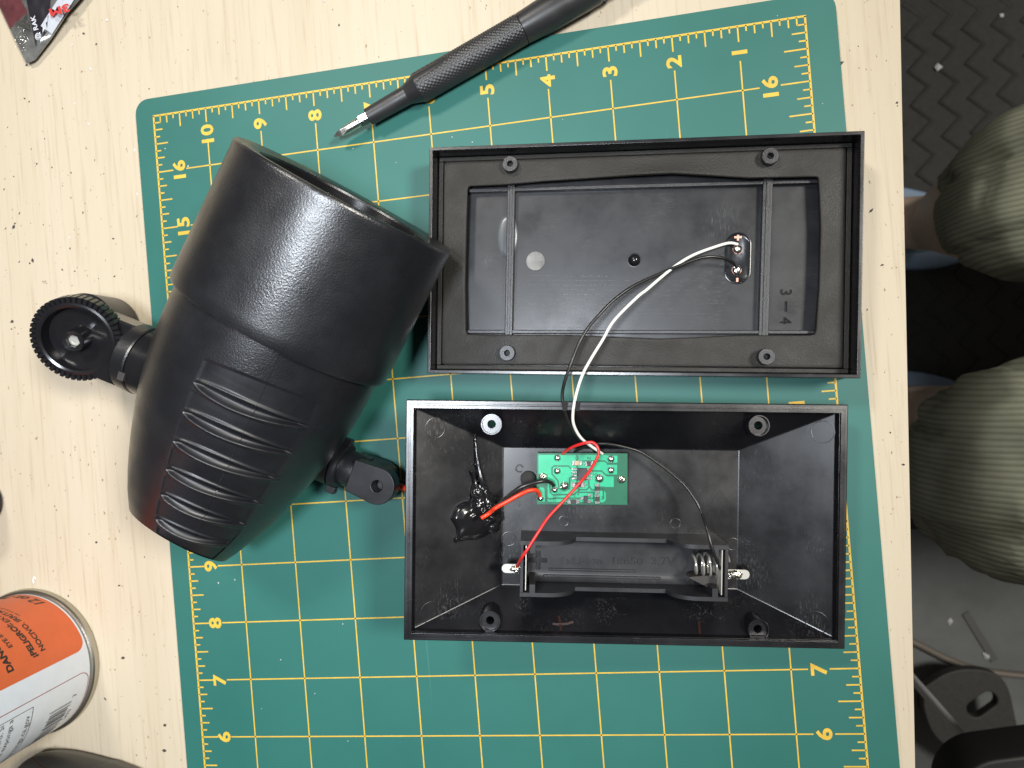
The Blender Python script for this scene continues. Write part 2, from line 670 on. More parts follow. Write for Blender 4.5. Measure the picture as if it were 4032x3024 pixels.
def crumb(m, p, s, el=1.6):
    rz = random.uniform(0, 6.28)
    k = [s * random.uniform(.6, 1.3) for _ in range(6)]
    v = []
    for a, kk in zip(ico_v, k):
        x, y, z = a[0] * kk * el, a[1] * kk, a[2] * kk * .5
        v.append((p.x + x * math.cos(rz) - y * math.sin(rz), p.y + x * math.sin(rz) + y * math.cos(rz), p.z + s * .25 + z))
    m.add(v, ico_f)


for _ in range(130):
    u, v_ = random.choice([(random.uniform(20, 590), random.uniform(250, 2960)), (random.uniform(0, 530), random.uniform(200, 1300)),
                           (random.uniform(3330, 3580), random.uniform(0, 2900))])
    p = at(u, v_, -2.0)
    crumb(cr, p, random.choice([.12, .18, .22, .3, .42]))
for (u, v_, s) in [(380, 175, .55), (330, 132, .6), (98, 388, .45), (105, 257, .5), (145, 645, .4), (60, 880, .45), (55, 695, .4),
                   (50, 1265, .7), (55, 893, .9), (130, 1025, .8), (380, 2135, .6), (485, 2590, .7), (650, 2855, .7), (648, 2955, .9), (415, 2752, .6),
                   (1335, 100, .5), (3305, 250, .9), (3430, 830, .7)]:
    crumb(cr, at(u, v_, -2), s)
for (u, v_, s) in [(285, 178, .9), (420, 78, .8), (355, 272, .9), (350, 490, .8), (540, 765, .7), (295, 408, .6), (134, 2290, 1.5), (138, 2275, 1.0),
                   (275, 935, .6), (1280, 5, .8), (530, 590, .7)]:
    crumb(crw, at(u, v_, -2), s * .8)
for (u, v_, s) in [(650, 585, .7), (740, 655, .9), (1390, 585, .5), (860, 2295, .7), (925, 2283, .6), (1350, 2457, .6), (1105, 2598, .5), (1030, 2790, .5),
                   (1240, 2730, .5), (1780, 540, .5), (1860, 560, .6), (1370, 2918, .4), (2215, 470, .4), (3060, 62, .5), (3238, 408, .5), (1560, 640, .4)]:
    crumb(crw, at(u, v_, 0), s * .45)
o = cr.build('crumbs', simple('dark_crumbs', (.05, .04, .035), .8), smooth=False)
o['kind'] = 'stuff'
o = crw.build('white_crumbs', simple('pale_crumbs', (.60, .58, .56), .7), smooth=False)
o['kind'] = 'stuff'

# ================================================================ PLASTIC BOX (lower half)
from mathutils import Euler, Quaternion
rv = Vector((.005, .128, -.093))
BM = Matrix.Translation((-84.9, -61.0, 28.6)) @ Quaternion(rv.normalized(), rv.length).to_matrix().to_4x4()
LX, LY, DP = 162.0, 89.4, 20.0
FA, FB, FOX, FOY = 92.4, 54.8, .7, -1.55
bx = thing('plastic_box', 'open black plastic box with sloping walls, tilted on the mat', 'box', BM)
H = (LX / 2, LY / 2)
rings = [rect(FA / 2 + 2, FB / 2 + 2, -DP - 2, FOX, FOY), rect(H[0] - 2.2, H[1] - 2.2, -5.5), rect(H[0], H[1], -5.0), rect(H[0], H[1], -1.2),
         rect(H[0] - 1.3, H[1] - 1.3, -1.2), rect(H[0] - 1.3, H[1] - 1.3, -.5), rect(H[0] - 1.9, H[1] - 1.9, -.5), rect(H[0] - 1.9, H[1] - 1.9, 0),
         rect(H[0] - 3.1, H[1] - 3.1, 0), rect(H[0] - 3.3, H[1] - 3.3, -4.2), rect(FA / 2, FB / 2, -DP, FOX, FOY)]
# shell (everything up to the ledge) and the stepped rim
shell = MB().loft(rings[:4] + [rect(H[0] - 3.2, H[1] - 3.2, -1.2)] + rings[9:]).build('shell', M_box, bx, smooth=False)
MB().loft(rings[4:9] + [rect(H[0] - 3.1, H[1] - 3.1, -1.15)], False, False).build('stepped_rim', M_rim, bx, smooth=False, bevel=.12)
IX, IY = H[0] - 3.3, H[1] - 3.3
WALL = {}
for k, (top, bot) in {'left': ((-IX, 0, -4.2), (FOX - FA / 2, 0, -DP)), 'right': ((IX, 0, -4.2), (FOX + FA / 2, 0, -DP))}.items():
    t = Vector(bot) - Vector(top)
    n = Vector((-t.z, 0, t.x)).normalized()
    WALL[k] = (Vector(top), n if n.z > 0 else -n)
for k, (top, bot) in {'up': ((0, IY, -4.2), (0, FOY + FB / 2, -DP)), 'down': ((0, -IY, -4.2), (0, FOY - FB / 2, -DP))}.items():
    t = Vector(bot) - Vector(top)
    n = Vector((0, -t.z, t.y)).normalized()
    WALL[k] = (Vector(top), n if n.z > 0 else -n)
WALL['floor'] = (Vector((0, 0, -DP)), Vector((0, 0, 1)))


def bl(u, v, z):
    return lat(BM, u, v, z)


def bw(u, v, wall, h=0.0):
    p, n = WALL[wall]
    return lplane(BM, u, v, p + n * h, n)


# screw bosses: a tube, a counterbored seat; the hole goes through the shell
bosses = [(1935, 1671), (2990, 1676), (1929, 2447), (2988, 2481)]
cut = MB()
for (u, v_) in bosses:
    c = bl(u, v_, -3.2)
    tb = MB().lathe([(4.1, -17), (4.0, -3.4), (3.85, -3.2), (3.5, -3.2), (3.4, -4.4), (1.6, -4.4), (1.5, -4.5), (1.5, -17)], 40, T(c.x, c.y, 0), False, False)
    tb.build('screw_boss', M_rim, bx, angle=.5)
    cut.lathe([(1.5, -30), (1.5, 0)], 24, T(c.x, c.y, 0))
co = cut.build('cutter', M_box, bx, smooth=False)
bo = shell.modifiers.new('holes', 'BOOLEAN')
bo.object = co
bo.solver = 'EXACT'
bpy.context.view_layer.update()
me = bpy.data.meshes.new_from_object(shell.evaluated_get(bpy.context.evaluated_depsgraph_get()))
shell.modifiers.clear()
shell.data = me
bpy.data.objects.remove(co)
b = shell.modifiers.new('bevel', 'BEVEL')
b.width = .35 * MM
b.segments = 2
b.limit_method = 'ANGLE'
b.angle_limit = .35
# swivel stub the box leans on (under its left end)
MB().lathe([(9, -31), (11, -29), (11, -22.2)], 32, T(-62, -4, 0)).build('swivel_stub', M_gloss, bx)


def frame(n):
    n = Vector(n).normalized()
    a = n.cross(Vector((0, 1, 0)))
    if a.length < .1:
        a = n.cross(Vector((1, 0, 0)))
    a.normalize()
    return Matrix((a, n.cross(a), n)).transposed().to_4x4()


# ejector pin rings moulded into the walls
for (u, v_, wl, r) in [(1714, 1686, 'left', 4.0), (1696, 2411, 'left', 4.1), (2052, 1690, 'up', 4.4), (2073, 2387, 'down', 3.2), (2444, 2385, 'down', 4.0),
                       (2824, 2404, 'down', 3.0), (3240, 1700, 'right', 4.2), (3216, 2451, 'right', 4.2), (2003, 2122, 'floor', 2.9), (2220, 2052, 'floor', 2.1),
                       (2660, 2062, 'floor', 2.1), (2885, 2143, 'floor', 2.5)]:
    c = bw(u, v_, wl, .0)
    Mx = T(*c) @ frame(WALL[wl][1])
    MB().lathe([(r, -.2), (r, .10), (r - .16, .14), (r - .32, .10), (r - .34, -.2)], 44, Mx, False, False).build('ejector_mark', M_box, bx)
# handwritten plus and minus
for pts in ([(2176, 2457), (2205, 2459), (2235, 2456), (2258, 2449)], [(2200, 2424), (2206, 2455), (2209, 2484)],):
    MB().strip([bw(u, v_, 'down', .28) for u, v_ in pts], .95).build('marker_stroke', M_ink, bx, smooth=False)
MB().strip([bw(u, v_, 'down', .28) for u, v_ in [(2751, 2444), (2754, 2470), (2755, 2496)]], .95).build('marker_stroke', M_ink, bx, smooth=False)
# moulded digits and rubber plug on the floor
c = bw(2080, 1884, 'floor')
MB().lathe([(3.1, -.3), (3.1, 1.6), (2.8, 2.0), (2.5, 2.0)], 36, T(*c)).build('rubber_plug', simple('matt_rubber', (.014, .014, .014), .8, bump_mm=.3, bstr=.5), bx)
v, f = text_mesh('4', 3.0, thick=.08)
c = bw(2060, 1972, 'floor')
Mx = T(c.x, c.y, c.z + .1) @ Matrix.Rotation(R_(175), 4, 'Z')
MB().add(v, f, Mx).build('moulded_digit', M_box, bx, smooth=False)
c = bw(2046, 1845, 'floor')
MB().tube([(c.x + 1.4 * math.cos(R_(a)), c.y + 1.4 * math.sin(R_(a)), c.z + .1) for a in range(20, 330, 20)], .28).build('moulded_digit', M_box, bx)
# wire notches in the upper rim
for (u, v_) in [(2224, 1590), (2272, 1592)]:
    c = bl(u, v_, 0)
    MB().box((c.x, H[1] - 1.6, -.2), (1.9, 3.6, .9)).build('rim_notch', simple('notch_black', (.004, .004, .005), .8), bx, smooth=False)

# ---- battery tray
c00, c10, c11, c01 = bl(2048, 2130, -1.5), bl(2868, 2149, -1.5), bl(2868, 2369, -1.5), bl(2048, 2350, -1.5)
hc = (c00 + c10 + c11 + c01) / 4
hd = ((c10 - c00) + (c11 - c01)).normalized()
HL, HW, HH = ((c10 - c00).length + (c11 - c01).length) / 2, ((c01 - c00).length + (c11 - c10).length) / 2, 18.3
HM = BM @ T(hc.x, hc.y, -DP + .05) @ Matrix.Rotation(math.atan2(hd.y, hd.x), 4, 'Z')
bh = thing('battery_holder', 'empty black battery tray with coil spring in the box', 'battery holder', HM)
hx, hy = HL / 2, HW / 2


def hl(u, v, z):
    return lat(HM, u, v, z)


def side_h(x):
    t = hx - abs(x)
    if t < 10:
        return HH
    if t < 20.5:
        q = (t - 10) / 10.5
        return 10.5 + (HH - 10.5) * math.sqrt(max(0, 1 - q * q)) if q < .999 else 10.5
    return 9.6


xs = [-hx + HL * i / 120 for i in range(121)]
for sy in (-1, 1):
    prof = [(-hx, 0)] + [(x, side_h(x)) for x in xs] + [(hx, 0)]
    n_ = len(prof)
    vv = [(x, sy * hy, z) for x, z in prof] + [(x, sy * (hy - 1.5), z) for x, z in prof]
    ff = [(i, (i + 1) % n_, n_ + (i + 1) % n_, n_ + i) for i in range(n_)]
    ff += [tuple(range(n_)), tuple(range(2 * n_ - 1, n_ - 1, -1))]
    mesh_obj('side_wall', vv, ff, M_holder, bh, smooth=False)
# cradle floor: shallow trough
rgs = []
for x in (-hx + .1, hx - .1):
    r_ = [(x, -hy + 1.5, 0), (x, hy - 1.5, 0)]
    for k in range(13):
        y = (hy - 1.5) * (1 - 2 * k / 12)
        z = 1.2 + max(0, abs(y) - 6.8) ** 1.5 * .55
        r_.append((x, y, z))
    rgs.append(r_)
MB().loft(rgs).build('cradle', M_holder, bh, angle=.9)
MB().box((-hx + 28, -4.4, 1.4), (34, 1.0, .9)).build('cradle_ridge', M_holder, bh, bevel=.35)
MB().box((-hx + 32, -7.0, 1.5), (46, 1.1, 1.0)).build('cradle_ridge', M_holder, bh, bevel=.3)
for sx in (-1, 1):
    m = MB().box((sx * (hx - .6), 0, HH / 2), (1.2, HW - 3, HH))
    m.box((sx * (hx - 4.6), hy - 3.0, HH / 2), (2.2, 3.2, HH)).box((sx * (hx - 4.6), -hy + 3.0, HH / 2), (2.2, 3.2, HH))
    m.build('end_wall', M_holder, bh, smooth=False, bevel=.15)
# metal contacts
MB().box((-hx + 2.1, 0, HH * .47), (.35, HW - 4, HH * .93)).build('contact_plate', M_tin, bh, smooth=False)
MB().lathe([(3.6, 0), (3.2, .5), (1, .7)], 24, T(-hx + 2.35, 0, 9) @ Matrix.Rotation(R_(90), 4, 'Y')).build('contact_button', M_gloss, bh)
MB().box((hx - 2.0, 0, HH * .47), (.35, HW - 4, HH * .93)).build('contact_plate', M_tin, bh, smooth=False)
MB().prism([(hx - 2.6, -hy + 1.6), (hx - 2.2, -2.6), (hx - 12.5, -3.6), (hx - 12.5, -4.0)], 5, 11).build('spring_foot', M_dark, bh, smooth=False)


def tab(sx, u0, u1, v0, v1):
    a, b_ = hl(u0, v0, 12.0), hl(u1, v1, 12.0)
    cy, wd, ln = (a.y + b_.y) / 2, abs(a.y - b_.y), abs(a.x - b_.x)
    x0 = min(a.x, b_.x)
    pl = []
    n = 10
    for k in range(n + 1):
        t = R_(-90 + 180 * k / n)
        pl.append((math.cos(t) * wd / 2, math.sin(t) * wd / 2))
    if sx > 0:
        P = [(x0 + ln - wd / 2 + px, cy + py) for px, py in pl] + [(x0, cy + wd / 2), (x0, cy - wd / 2)]
    else:
        P = [(x0 + wd / 2 - px, cy - py) for px, py in pl] + [(x0 + ln, cy - wd / 2), (x0 + ln, cy + wd / 2)]
    MB().prism(P, 11.8, 12.1).build('solder_tab', M_tin, bh, smooth=False)


tab(-1, 1976, 2058, 2220, 2257)
tab(1, 2860, 2951, 2242, 2281)


def blob(parent, name, c, s, mt, seed=0, amp=.25, n=3):
    bm = bmesh.new()
    bmesh.ops.create_icosphere(bm, subdivisions=n, radius=1)
    vv = []
    for q in bm.verts:
        k = 1 + amp * noise.noise(q.co * 2.3 + Vector((seed * 7.1, seed * 3.3, 0)))
        vv.append((c[0] + q.co.x * s[0] * k, c[1] + q.co.y * s[1] * k, c[2] + q.co.z * s[2] * k))
    ff = [tuple(w_.index for w_ in fa.verts) for fa in bm.faces]
    bm.free()
    return mesh_obj(name, vv, ff, mt, parent, angle=2.0)


c = hl(2036, 2240, 12.2)
blob(bh, 'solder_blob', c, (2.5, 1.6, .9), M_gsold, 1, .5)
c = hl(2893, 2263, 12.2)
blob(bh, 'solder_blob', c, (2.8, 1.7, 1.1), M_gsold, 2, .4)
# coil spring
s0, s1 = hl(2726, 2221, 9.5), hl(2858, 2226, 9.5)
pts = []
turns = 5.2
for i in range(int(turns * 22) + 1):
    q = i / (turns * 22)
    ang = 2 * math.pi * turns * q
    rad = 3.4 + 2.1 * q
    x = s0.x + (s1.x - s0.x) * (q ** .9)
    pts.append((x, s0.y + rad * math.cos(ang), 9.3 + rad * math.sin(ang)))
MB().tube(pts, .45, 8).build('coil_spring', simple('spring_steel', (.62, .60, .55), .2, .7), bh)
# moulded lettering
v, f = text_mesh('1xLi-ion  18650  3.7V', 2.9, thick=.05, space=1.02)
x0, x1, y0, y1 = bbox(v)
pA, pB = hl(2213, 2222, 1.4), hl(2660, 2223, 1.4)
k = (pB.x - pA.x) / (x1 - x0)
MB().add([(pA.x + q[0] * k, pA.y + q[1] + (pB.y - pA.y) * q[0] * k / (pB.x - pA.x), 1.42 + q[2] * 1.4) for q in v], f).build('moulded_text', M_holder, bh, smooth=False)
pc = hl(2119, 2205, 1.4)
MB().box((pc.x, pc.y, 1.45), (1.7, 7.4, .7)).box((pc.x, pc.y, 1.46), (7.0, 1.7, .72)).build('moulded_plus', M_rim, bh, smooth=False, bevel=.2)

# ---- circuit board
PZ = -DP + 5.2
q00, q10, q11, q01 = bl(2113, 1784, PZ), bl(2471, 1785, PZ), bl(2471.5, 1990, PZ), bl(2113, 1985, PZ)
pcx = (q00 + q10 + q11 + q01) / 4
pd = (q10 - q00).normalized()
PM = BM @ T(pcx.x, pcx.y, PZ) @ Matrix.Rotation(math.atan2(pd.y, pd.x), 4, 'Z')
pb = thing('circuit_board', 'small green circuit board with solder joints in the box', 'circuit board', PM)
PW, PH = (q10 - q00).length, ((q01 - q00).length + (q11 - q10).length) / 2


def pp(x, y, z=0.0):
    """photo-detail coordinates of the board (280..1862, 195..1100) to board millimetres"""
    return Vector(((x - 1071) / 1582 * PW, -(y - 647) / 905 * PH, z))


PK = PW / 1582
MB().box((0, 0, -.8), (PW, PH, 1.6)).build('board', M_pcb, pb, smooth=False, bevel=.1)
for (u, v_) in [(400, 640), (1755, 650)]:
    p = pp(u, v_)
    MB().lathe([(1.7, -5), (1.7, -1.61)], 20, T(*p)).build('standoff', M_box, pb)
pour = MB()
for i, pl in enumerate([[(310, 225), (1500, 225), (1500, 560), (310, 560)], [(470, 562), (1290, 562), (1290, 1050), (470, 1050)], [(1502, 236), (1685, 236), (1685, 358), (1502, 358)],
           [(1502, 395), (1680, 395), (1680, 565), (1502, 565)], [(1292, 566), (1500, 566), (1500, 600), (1622, 600), (1622, 785), (1292, 785)], [(312, 800), (395, 800), (420, 830), (420, 1045), (312, 1045)],
           [(1292, 850), (1450, 850), (1482, 890), (1482, 1010), (1440, 1055), (1292, 1055)]]):
    pour.prism([tuple(pp(*q)[:2]) for q in pl], 0, .05)
pour.build('copper_pour', M_pour, pb, smooth=False)
gap = MB()
for pl in ([(985, 225), (985, 450)], [(930, 480), (890, 475), (835, 420), (580, 420), (548, 450), (548, 560), (650, 680), (672, 820), (770, 855), (850, 825), (855, 630), (960, 590)],
           [(1090, 330), (1460, 330), (1520, 375), (1690, 375)], [(1160, 505), (1410, 505), (1490, 580), (1690, 583)],
           [(440, 700), (442, 960), (500, 1000), (640, 985), (1285, 985)], [(505, 700), (520, 890), (560, 925), (930, 920), (1035, 835), (1150, 835), (1190, 790)],
           [(1185, 660), (1190, 770), (1240, 838), (1300, 838)], [(1000, 930), (1010, 880), (1275, 880)], [(1270, 880), (1275, 1060)], [(985, 800), (1030, 840)],
           [(1290, 790), (1450, 790), (1460, 850)], [(1440, 850), (1445, 1000)], [(985, 660), (985, 720)]):
    gap.strip([pp(x, y) for x, y in pl], 27 * PK, .09)
gap.build('trace_gap', M_pcb, pb, smooth=False)
for (x, y, r, h) in [(640, 282, 58, 1.0), (640, 510, 58, 1.0), (768, 772, 74, 1.1), (1575, 296, 60, 1.0), (1575, 490, 60, 1.0), (1372, 640, 74, 1.1), (593, 835, 56, 1.3), (350, 985, 54, 1.4)]:
    r *= PK
    MB().lathe([(r * 1.08, .05), (r * 1.02, .12), (r * .9, h * .45), (r * .68, h * .78), (r * .35, h * .97), (r * .08, h)], 28, T(*pp(x, y))).build('solder_joint', M_solder, pb, angle=2)
for (x, y) in [(392, 605), (1755, 650)]:
    r = 68 * PK
    sc_ = MB().lathe([(r, .06), (r, .5), (r * .8, .95), (r * .3, 1.1)], 28, T(*pp(x, y))).build('screw', M_gsold, pb, angle=.8)
    MB().box((*pp(x, y)[:2], 1.05), (r * 1.3, r * .28, .22), rz=.6).box((*pp(x, y)[:2], 1.06), (r * .28, r * 1.3, .22), rz=.6).build('cross_slot', M_dark, sc_, smooth=False)
p0, p1 = pp(985, 450), pp(1150, 665)
chip = MB().box(((p0.x + p1.x) / 2, (p0.y + p1.y) / 2, .85), (p1.x - p0.x, p0.y - p1.y, 1.3)).build('chip', M_chip, pb, smooth=False, bevel=.15)
for y in (472, 524, 580, 636):
    for x in (935, 1200):
        q = pp(x, y)
        MB().box((q.x, q.y, .3), (95 * PK, 34 * PK, .45)).build('chip_pin', M_solder, chip, bevel=.1)


def smd(x0, y0, x1, y1, body, horizontal=True):
    a, b_ = pp(x0, y0), pp(x1, y1)
    cx, cy, lx, ly = (a.x + b_.x) / 2, (a.y + b_.y) / 2, b_.x - a.x, a.y - b_.y
    ch = MB().box((cx, cy, .4), (lx * (.45 if horizontal else .85), ly * (.85 if horizontal else .45), .7)).build('surface_mount_part', body, pb, smooth=False, bevel=.06)
    for s in (-1, 1):
        d = (s * lx * .34, 0) if horizontal else (0, s * ly * .34)
        MB().box((cx + d[0], cy + d[1], .33), (lx * (.3 if horizontal else .95), ly * (.95 if horizontal else .3), .55)).build('solder_end', M_solder, ch, bevel=.12)


smd(895, 320, 1075, 410, M_beige)
smd(1115, 335, 1260, 425, M_res)
smd(885, 700, 1120, 795, M_res)
smd(1290, 725, 1382, 895, M_res, False)
smd(1290, 905, 1382, 1080, M_res, False)
smd(805, 1000, 1030, 1080, M_res)
p0, p1 = pp(1100, 938), pp(1165, 1062)
tr = MB().box(((p0.x + p1.x) / 2, (p0.y + p1.y) / 2, .6), (p1.x - p0.x, p0.y - p1.y, 1.0)).build('transistor', M_chip, pb, smooth=False, bevel=.1)
for (x, y) in [(1070, 985), (1195, 932), (1195, 1040)]:
    q = pp(x, y)
    MB().box((q.x, q.y, .3), (60 * PK, 55 * PK, .45)).build('transistor_pin', M_solder, tr, bevel=.12)
for (s, x, y, h) in [('C2', 945, 305, 50), ('R6', 1160, 305, 50), ('1C', 1270, 590, 50)]:
    v, f = text_mesh(s, h * PK)
    q = pp(x, y, .11)
    MB().add([(q.x + a[0], q.y + a[1], q.z) for a in v], f).build('printed_reference', M_silk, pb, smooth=False)
for (s, x, y, h) in [('CR1', 615, 1045, 46), ('CR2', 470, 1040, 40), ('R1', 1170, 760, 40), ('R3', 1440, 850, 40), ('R4', 1445, 1010, 44), ('R2', 960, 960, 40)]:
    v, f = text_mesh(s, h * PK)
    q = pp(x, y, .11)
    MB().add([(q.x - a[1], q.y + a[0], q.z) for a in v], f).build('printed_reference', M_silk, pb, smooth=False)

# ---- black sealant lump on the left wall
LW = WALL['left']


def gw(u, v, h):
    return bw(u, v, 'left', h)


sg = MB()
base = [(1772, 2040), (1803, 1986), (1862, 1970), (1915, 1990), (1942, 2050), (1932, 2098), (1884, 2124), (1835, 2128), (1795, 2132), (1796, 2085)]
cent = (1868, 2052)
bspl = spline([(*p, 0) for p in base + [base[0]]], 6)[:-1]
rings = []
for (sc_, h) in ((1.0, -.2), (.99, .5), (.93, 1.4), (.78, 2.5), (.5, 3.3), (.1, 3.5)):
    rg = []
    for a in bspl:
        u, v_ = a.x, a.y
        rg.append(gw(cent[0] + (u - cent[0]) * sc_, cent[1] + (v_ - cent[1]) * sc_, h))
    rings.append(rg)
sg.loft(rings)


def sball(c, s, seed, rot=0):
    bm = bmesh.new()
    bmesh.ops.create_icosphere(bm, subdivisions=3, radius=1)
    Mr = frame(LW[1]) @ Matrix.Rotation(rot, 4, 'Z')
    vv = [Vector(c) + Mr.to_3x3() @ Vector((q.co.x * s[0], q.co.y * s[1], q.co.z * s[2])) * (1 + .3 * noise.noise(q.co * 2 + Vector((seed, 0, 0)))) for q in bm.verts]
    sg.add(vv, [tuple(w_.index for w_ in fa.verts) for fa in bm.faces])
    bm.free()


for i, (u, v_, h, s) in enumerate([(1890, 1985, 2.4, (3.6, 4.6, 3.2)), (1925, 1985, 2.8, (3.2, 5.0, 3.4)), (1906, 2012, 3.2, (3.0, 3.0, 3)), (1950, 1990, 2.2, (2.2, 4.2, 3)),
                                   (1880, 2030, 2.2, (4.2, 2.2, 1.8)), (1925, 2048, 2.2, (3.4, 1.8, 2.2)), (1958, 2030, 1.8, (2.2, 3.2, 2.4)), (1938, 2012, 4.0, (2.6, 1.9, 2)),
                                   (1945, 2070, 1.5, (2.6, 3.0, 1.8)), (1872, 1950, 1.5, (1.6, 2.6, 1.5)), (1898, 1945, 1.8, (1.3, 4.0, 1.6))]):
    sball(gw(u, v_, h), s, i * 5.3, .2)
for pts, r0, r1 in [([(1912, 1935, 2.2), (1897, 1890, 2.2), (1885, 1840, 1.6), (1876, 1780, 1.2), (1871, 1725, .8)], 1.5, .45), ([(1871, 1735, .8), (1871, 1716, .6), (1872, 1702, .4)], .7, .35),
                    ([(1888, 1950, 2), (1876, 1915, 1.8), (1868, 1880, 1.6), (1857, 1852, 2.2)], 1.1, .5), ([(1860, 1945, 1), (1866, 1912, 1.2), (1880, 1890, 1.2)], .7, .4), ([(1880, 1832, 1.4), (1868, 1828, 1.4)], .6, .4),
                    ([(1905, 1995, 5.0), (1902, 1960, 4.5), (1895, 1930, 3)], .9, .6), ([(1930, 2000, 5.4), (1928, 1965, 4.6), (1912, 1930, 3)], .9, .6), ([(1796, 2118, .8), (1794, 2130, .6), (1795, 2140, .3)], .9, .4)]:
    P = spline([gw(*q) for q in pts], 8)
    sg.tube(P, [r0 + (r1 - r0) * i / (len(P) - 1) for i in range(len(P))], 10)
so = sg.build('sealant_tmp', M_glue, bx, angle=3)
rm = so.modifiers.new('r', 'REMESH')
rm.mode = 'VOXEL'
rm.voxel_size = .28 * MM
sm = so.modifiers.new('s', 'SMOOTH')
sm.factor = .6
sm.iterations = 9
bpy.context.view_layer.update()
me = bpy.data.meshes.new_from_object(so.evaluated_get(bpy.context.evaluated_depsgraph_get()))
bpy.data.objects.remove(so)
me.polygons.foreach_set('use_smooth', [True] * len(me.polygons))
so = bpy.data.objects.new('sealant_lump', me)
COL.objects.link(so)
me.transform(Matrix.Diagonal((1, 1, 1, 1)))
BMm = BM.copy()
BMm.translation = BM.translation * MM
so.matrix_world = BMm
tag(so, 'glossy black lump of sealant with pulled strings around the cable', 'sealant')

# ================================================================ LID WITH SOLAR PANEL BACK
LM = T(-72.7, 37.5, 0.05) @ Matrix.Rotation(R_(-5.45), 4, 'Z')
ld = thing('panel_lid', 'black rectangular lid lying upside down with a foam gasket inside', 'lid', LM)


def ll(u, v, z):
    return lat(LM, u, v, z)


LH = 18.0
MB().loft([rect(81, 44.7, 0), rect(81, 44.7, LH), rect(79.6, 43.3, LH), rect(79.2, 42.9, 3.0)]).build('shell', M_rim, ld, smooth=False, bevel=.25)
# ledge under the gasket
GZ = 9.6
top = [(1848, 735), (1990, 729), (2150, 716), (2400, 700), (2500, 694), (2645, 688), (2816, 697), (2952, 704), (3178, 698), (3219, 699)]
right = [(3221, 712), (3224, 771), (3229, 900), (3223, 1126), (3211, 1300)]
bot = [(3205, 1317), (3178, 1320), (2907, 1320), (2726, 1329), (2590, 1334), (2400, 1326), (2238, 1319), (2057, 1318), (1842, 1316)]
left = [(1836, 1305), (1833, 1126), (1838, 900), (1843, 745)]
loop = top + right + bot + left
inner = [ll(u, v_, GZ + .8) for u, v_ in loop]
# resample
dense = []
for i in range(len(inner)):
    a, b_ = inner[i], inner[(i + 1) % len(inner)]
    k = max(1, int((b_ - a).length / 1.2))
    for j in range(k):
        dense.append(a + (b_ - a) * j / k)
GX, GY = 76.9, 41.0


def out_pt(p):
    s = min(GX / max(abs(p.x), 1e-6), GY / max(abs(p.y), 1e-6))
    # push along the nearest side rather than the centre
    dx, dy = GX - abs(p.x), GY - abs(p.y)
    return Vector((math.copysign(GX, p.x) if abs(p.x) / GX > abs(p.y) / GY else p.x * GY / abs(p.y) * (1 if abs(p.x) * GY / abs(p.y) < GX else 1),
                   math.copysign(GY, p.y) if abs(p.x) / GX <= abs(p.y) / GY else p.y * GX / abs(p.x), 0))


def gz(p, t):
    z = GZ + .8
    if p.y > 0:
        z += 1.5 * math.exp(-((p.x - 12) / 22) ** 2) * (1 - t) ** 2
    else:
        z += 1.0 * math.exp(-((p.x + 2) / 24) ** 2) * (1 - t) ** 2
    return z + .12 * noise.noise(Vector((p.x * .12, p.y * .12, 3)))


grs = []
NT = 8
for k in range(NT + 1):
    t = k / NT
    rg = []
    for p in dense:
        q = p.lerp(out_pt(p), t)
        rg.append((q.x, q.y, gz(p, t)))
    grs.append(rg)
go = MB().loft(grs, False, False).build('foam_gasket', M_foam, ld, angle=2)
sd = go.modifiers.new('solid', 'SOLIDIFY')
sd.thickness = 1.6 * MM
sd.offset = 0
bv = go.modifiers.new('bevel', 'BEVEL')
bv.width = .5 * MM
bv.segments = 2
# raised lip around the gasket
for (c, d) in (((0, 42.1, 6.4), (158.2, 1.7, 8.0)), ((0, -42.1, 6.4), (158.2, 1.7, 8.0)), ((78.2, 0, 6.4), (1.9, 82.4, 8.0)), ((-78.2, 0, 6.4), (1.9, 82.4, 8.0))):
    MB().box(c, d).build('inner_lip', M_foam, ld, smooth=False, bevel=.3)
MB().box((0, 0, 3.9), (154, 82, 1.8)).build('panel_back', M_lidfloor, ld, smooth=False)
PBZ = 4.8


def bar(u0, v0, u1, v1, wpx, z1, nm='rib'):
    a, b_ = ll(u0, v0, z1), ll(u1, v1, z1)
    d = b_ - a
    MB().box(((a.x + b_.x) / 2, (a.y + b_.y) / 2, (PBZ + z1) / 2), (d.length, wpx / 9.95, z1 - PBZ), rz=math.atan2(d.y, d.x)).build(nm, M_rib, ld, smooth=False, bevel=.35)


bar(1846, 750, 3224, 712, 16, 7.6)
bar(1836, 1306, 3212, 1308, 15, 7.6)
bar(2013, 700, 2001, 1330, 31, 7.9)
bar(3025, 690, 3006, 1330, 36, 7.9)
for (u0, v0, u1, v1) in [(2013, 700, 2001, 1330), (3025, 690, 3006, 1330)]:
    a, b_ = ll(u0, v0, 8.2), ll(u1, v1, 8.2)
    d = b_ - a
    MB().box(((a.x + b_.x) / 2, (a.y + b_.y) / 2, 8.0), (d.length, 1.1, .5), rz=math.atan2(d.y, d.x)).build('rib_bead', M_rib, ld, smooth=False, bevel=.2)
for (u, v_, h) in [(2008, 644, 14.0), (3034, 613, 14.5), (1996, 1390, 14), (3020, 1404, 15.5)]:
    c = ll(u, v_, h)
    MB().lathe([(3.2, 5), (3.1, h - .2), (2.95, h), (1.25, h), (1.05, h - .4), (1.0, h - 5)], 36, T(c.x, c.y, 0), False, False).build('screw_post', M_rib, ld, angle=.5)
    MB().lathe([(1.1, h - 5), (.2, h - 4.9)], 16, T(c.x, c.y, 0)).build('post_hole', M_ink, ld)
c = ll(2108, 1028, PBZ + .6)
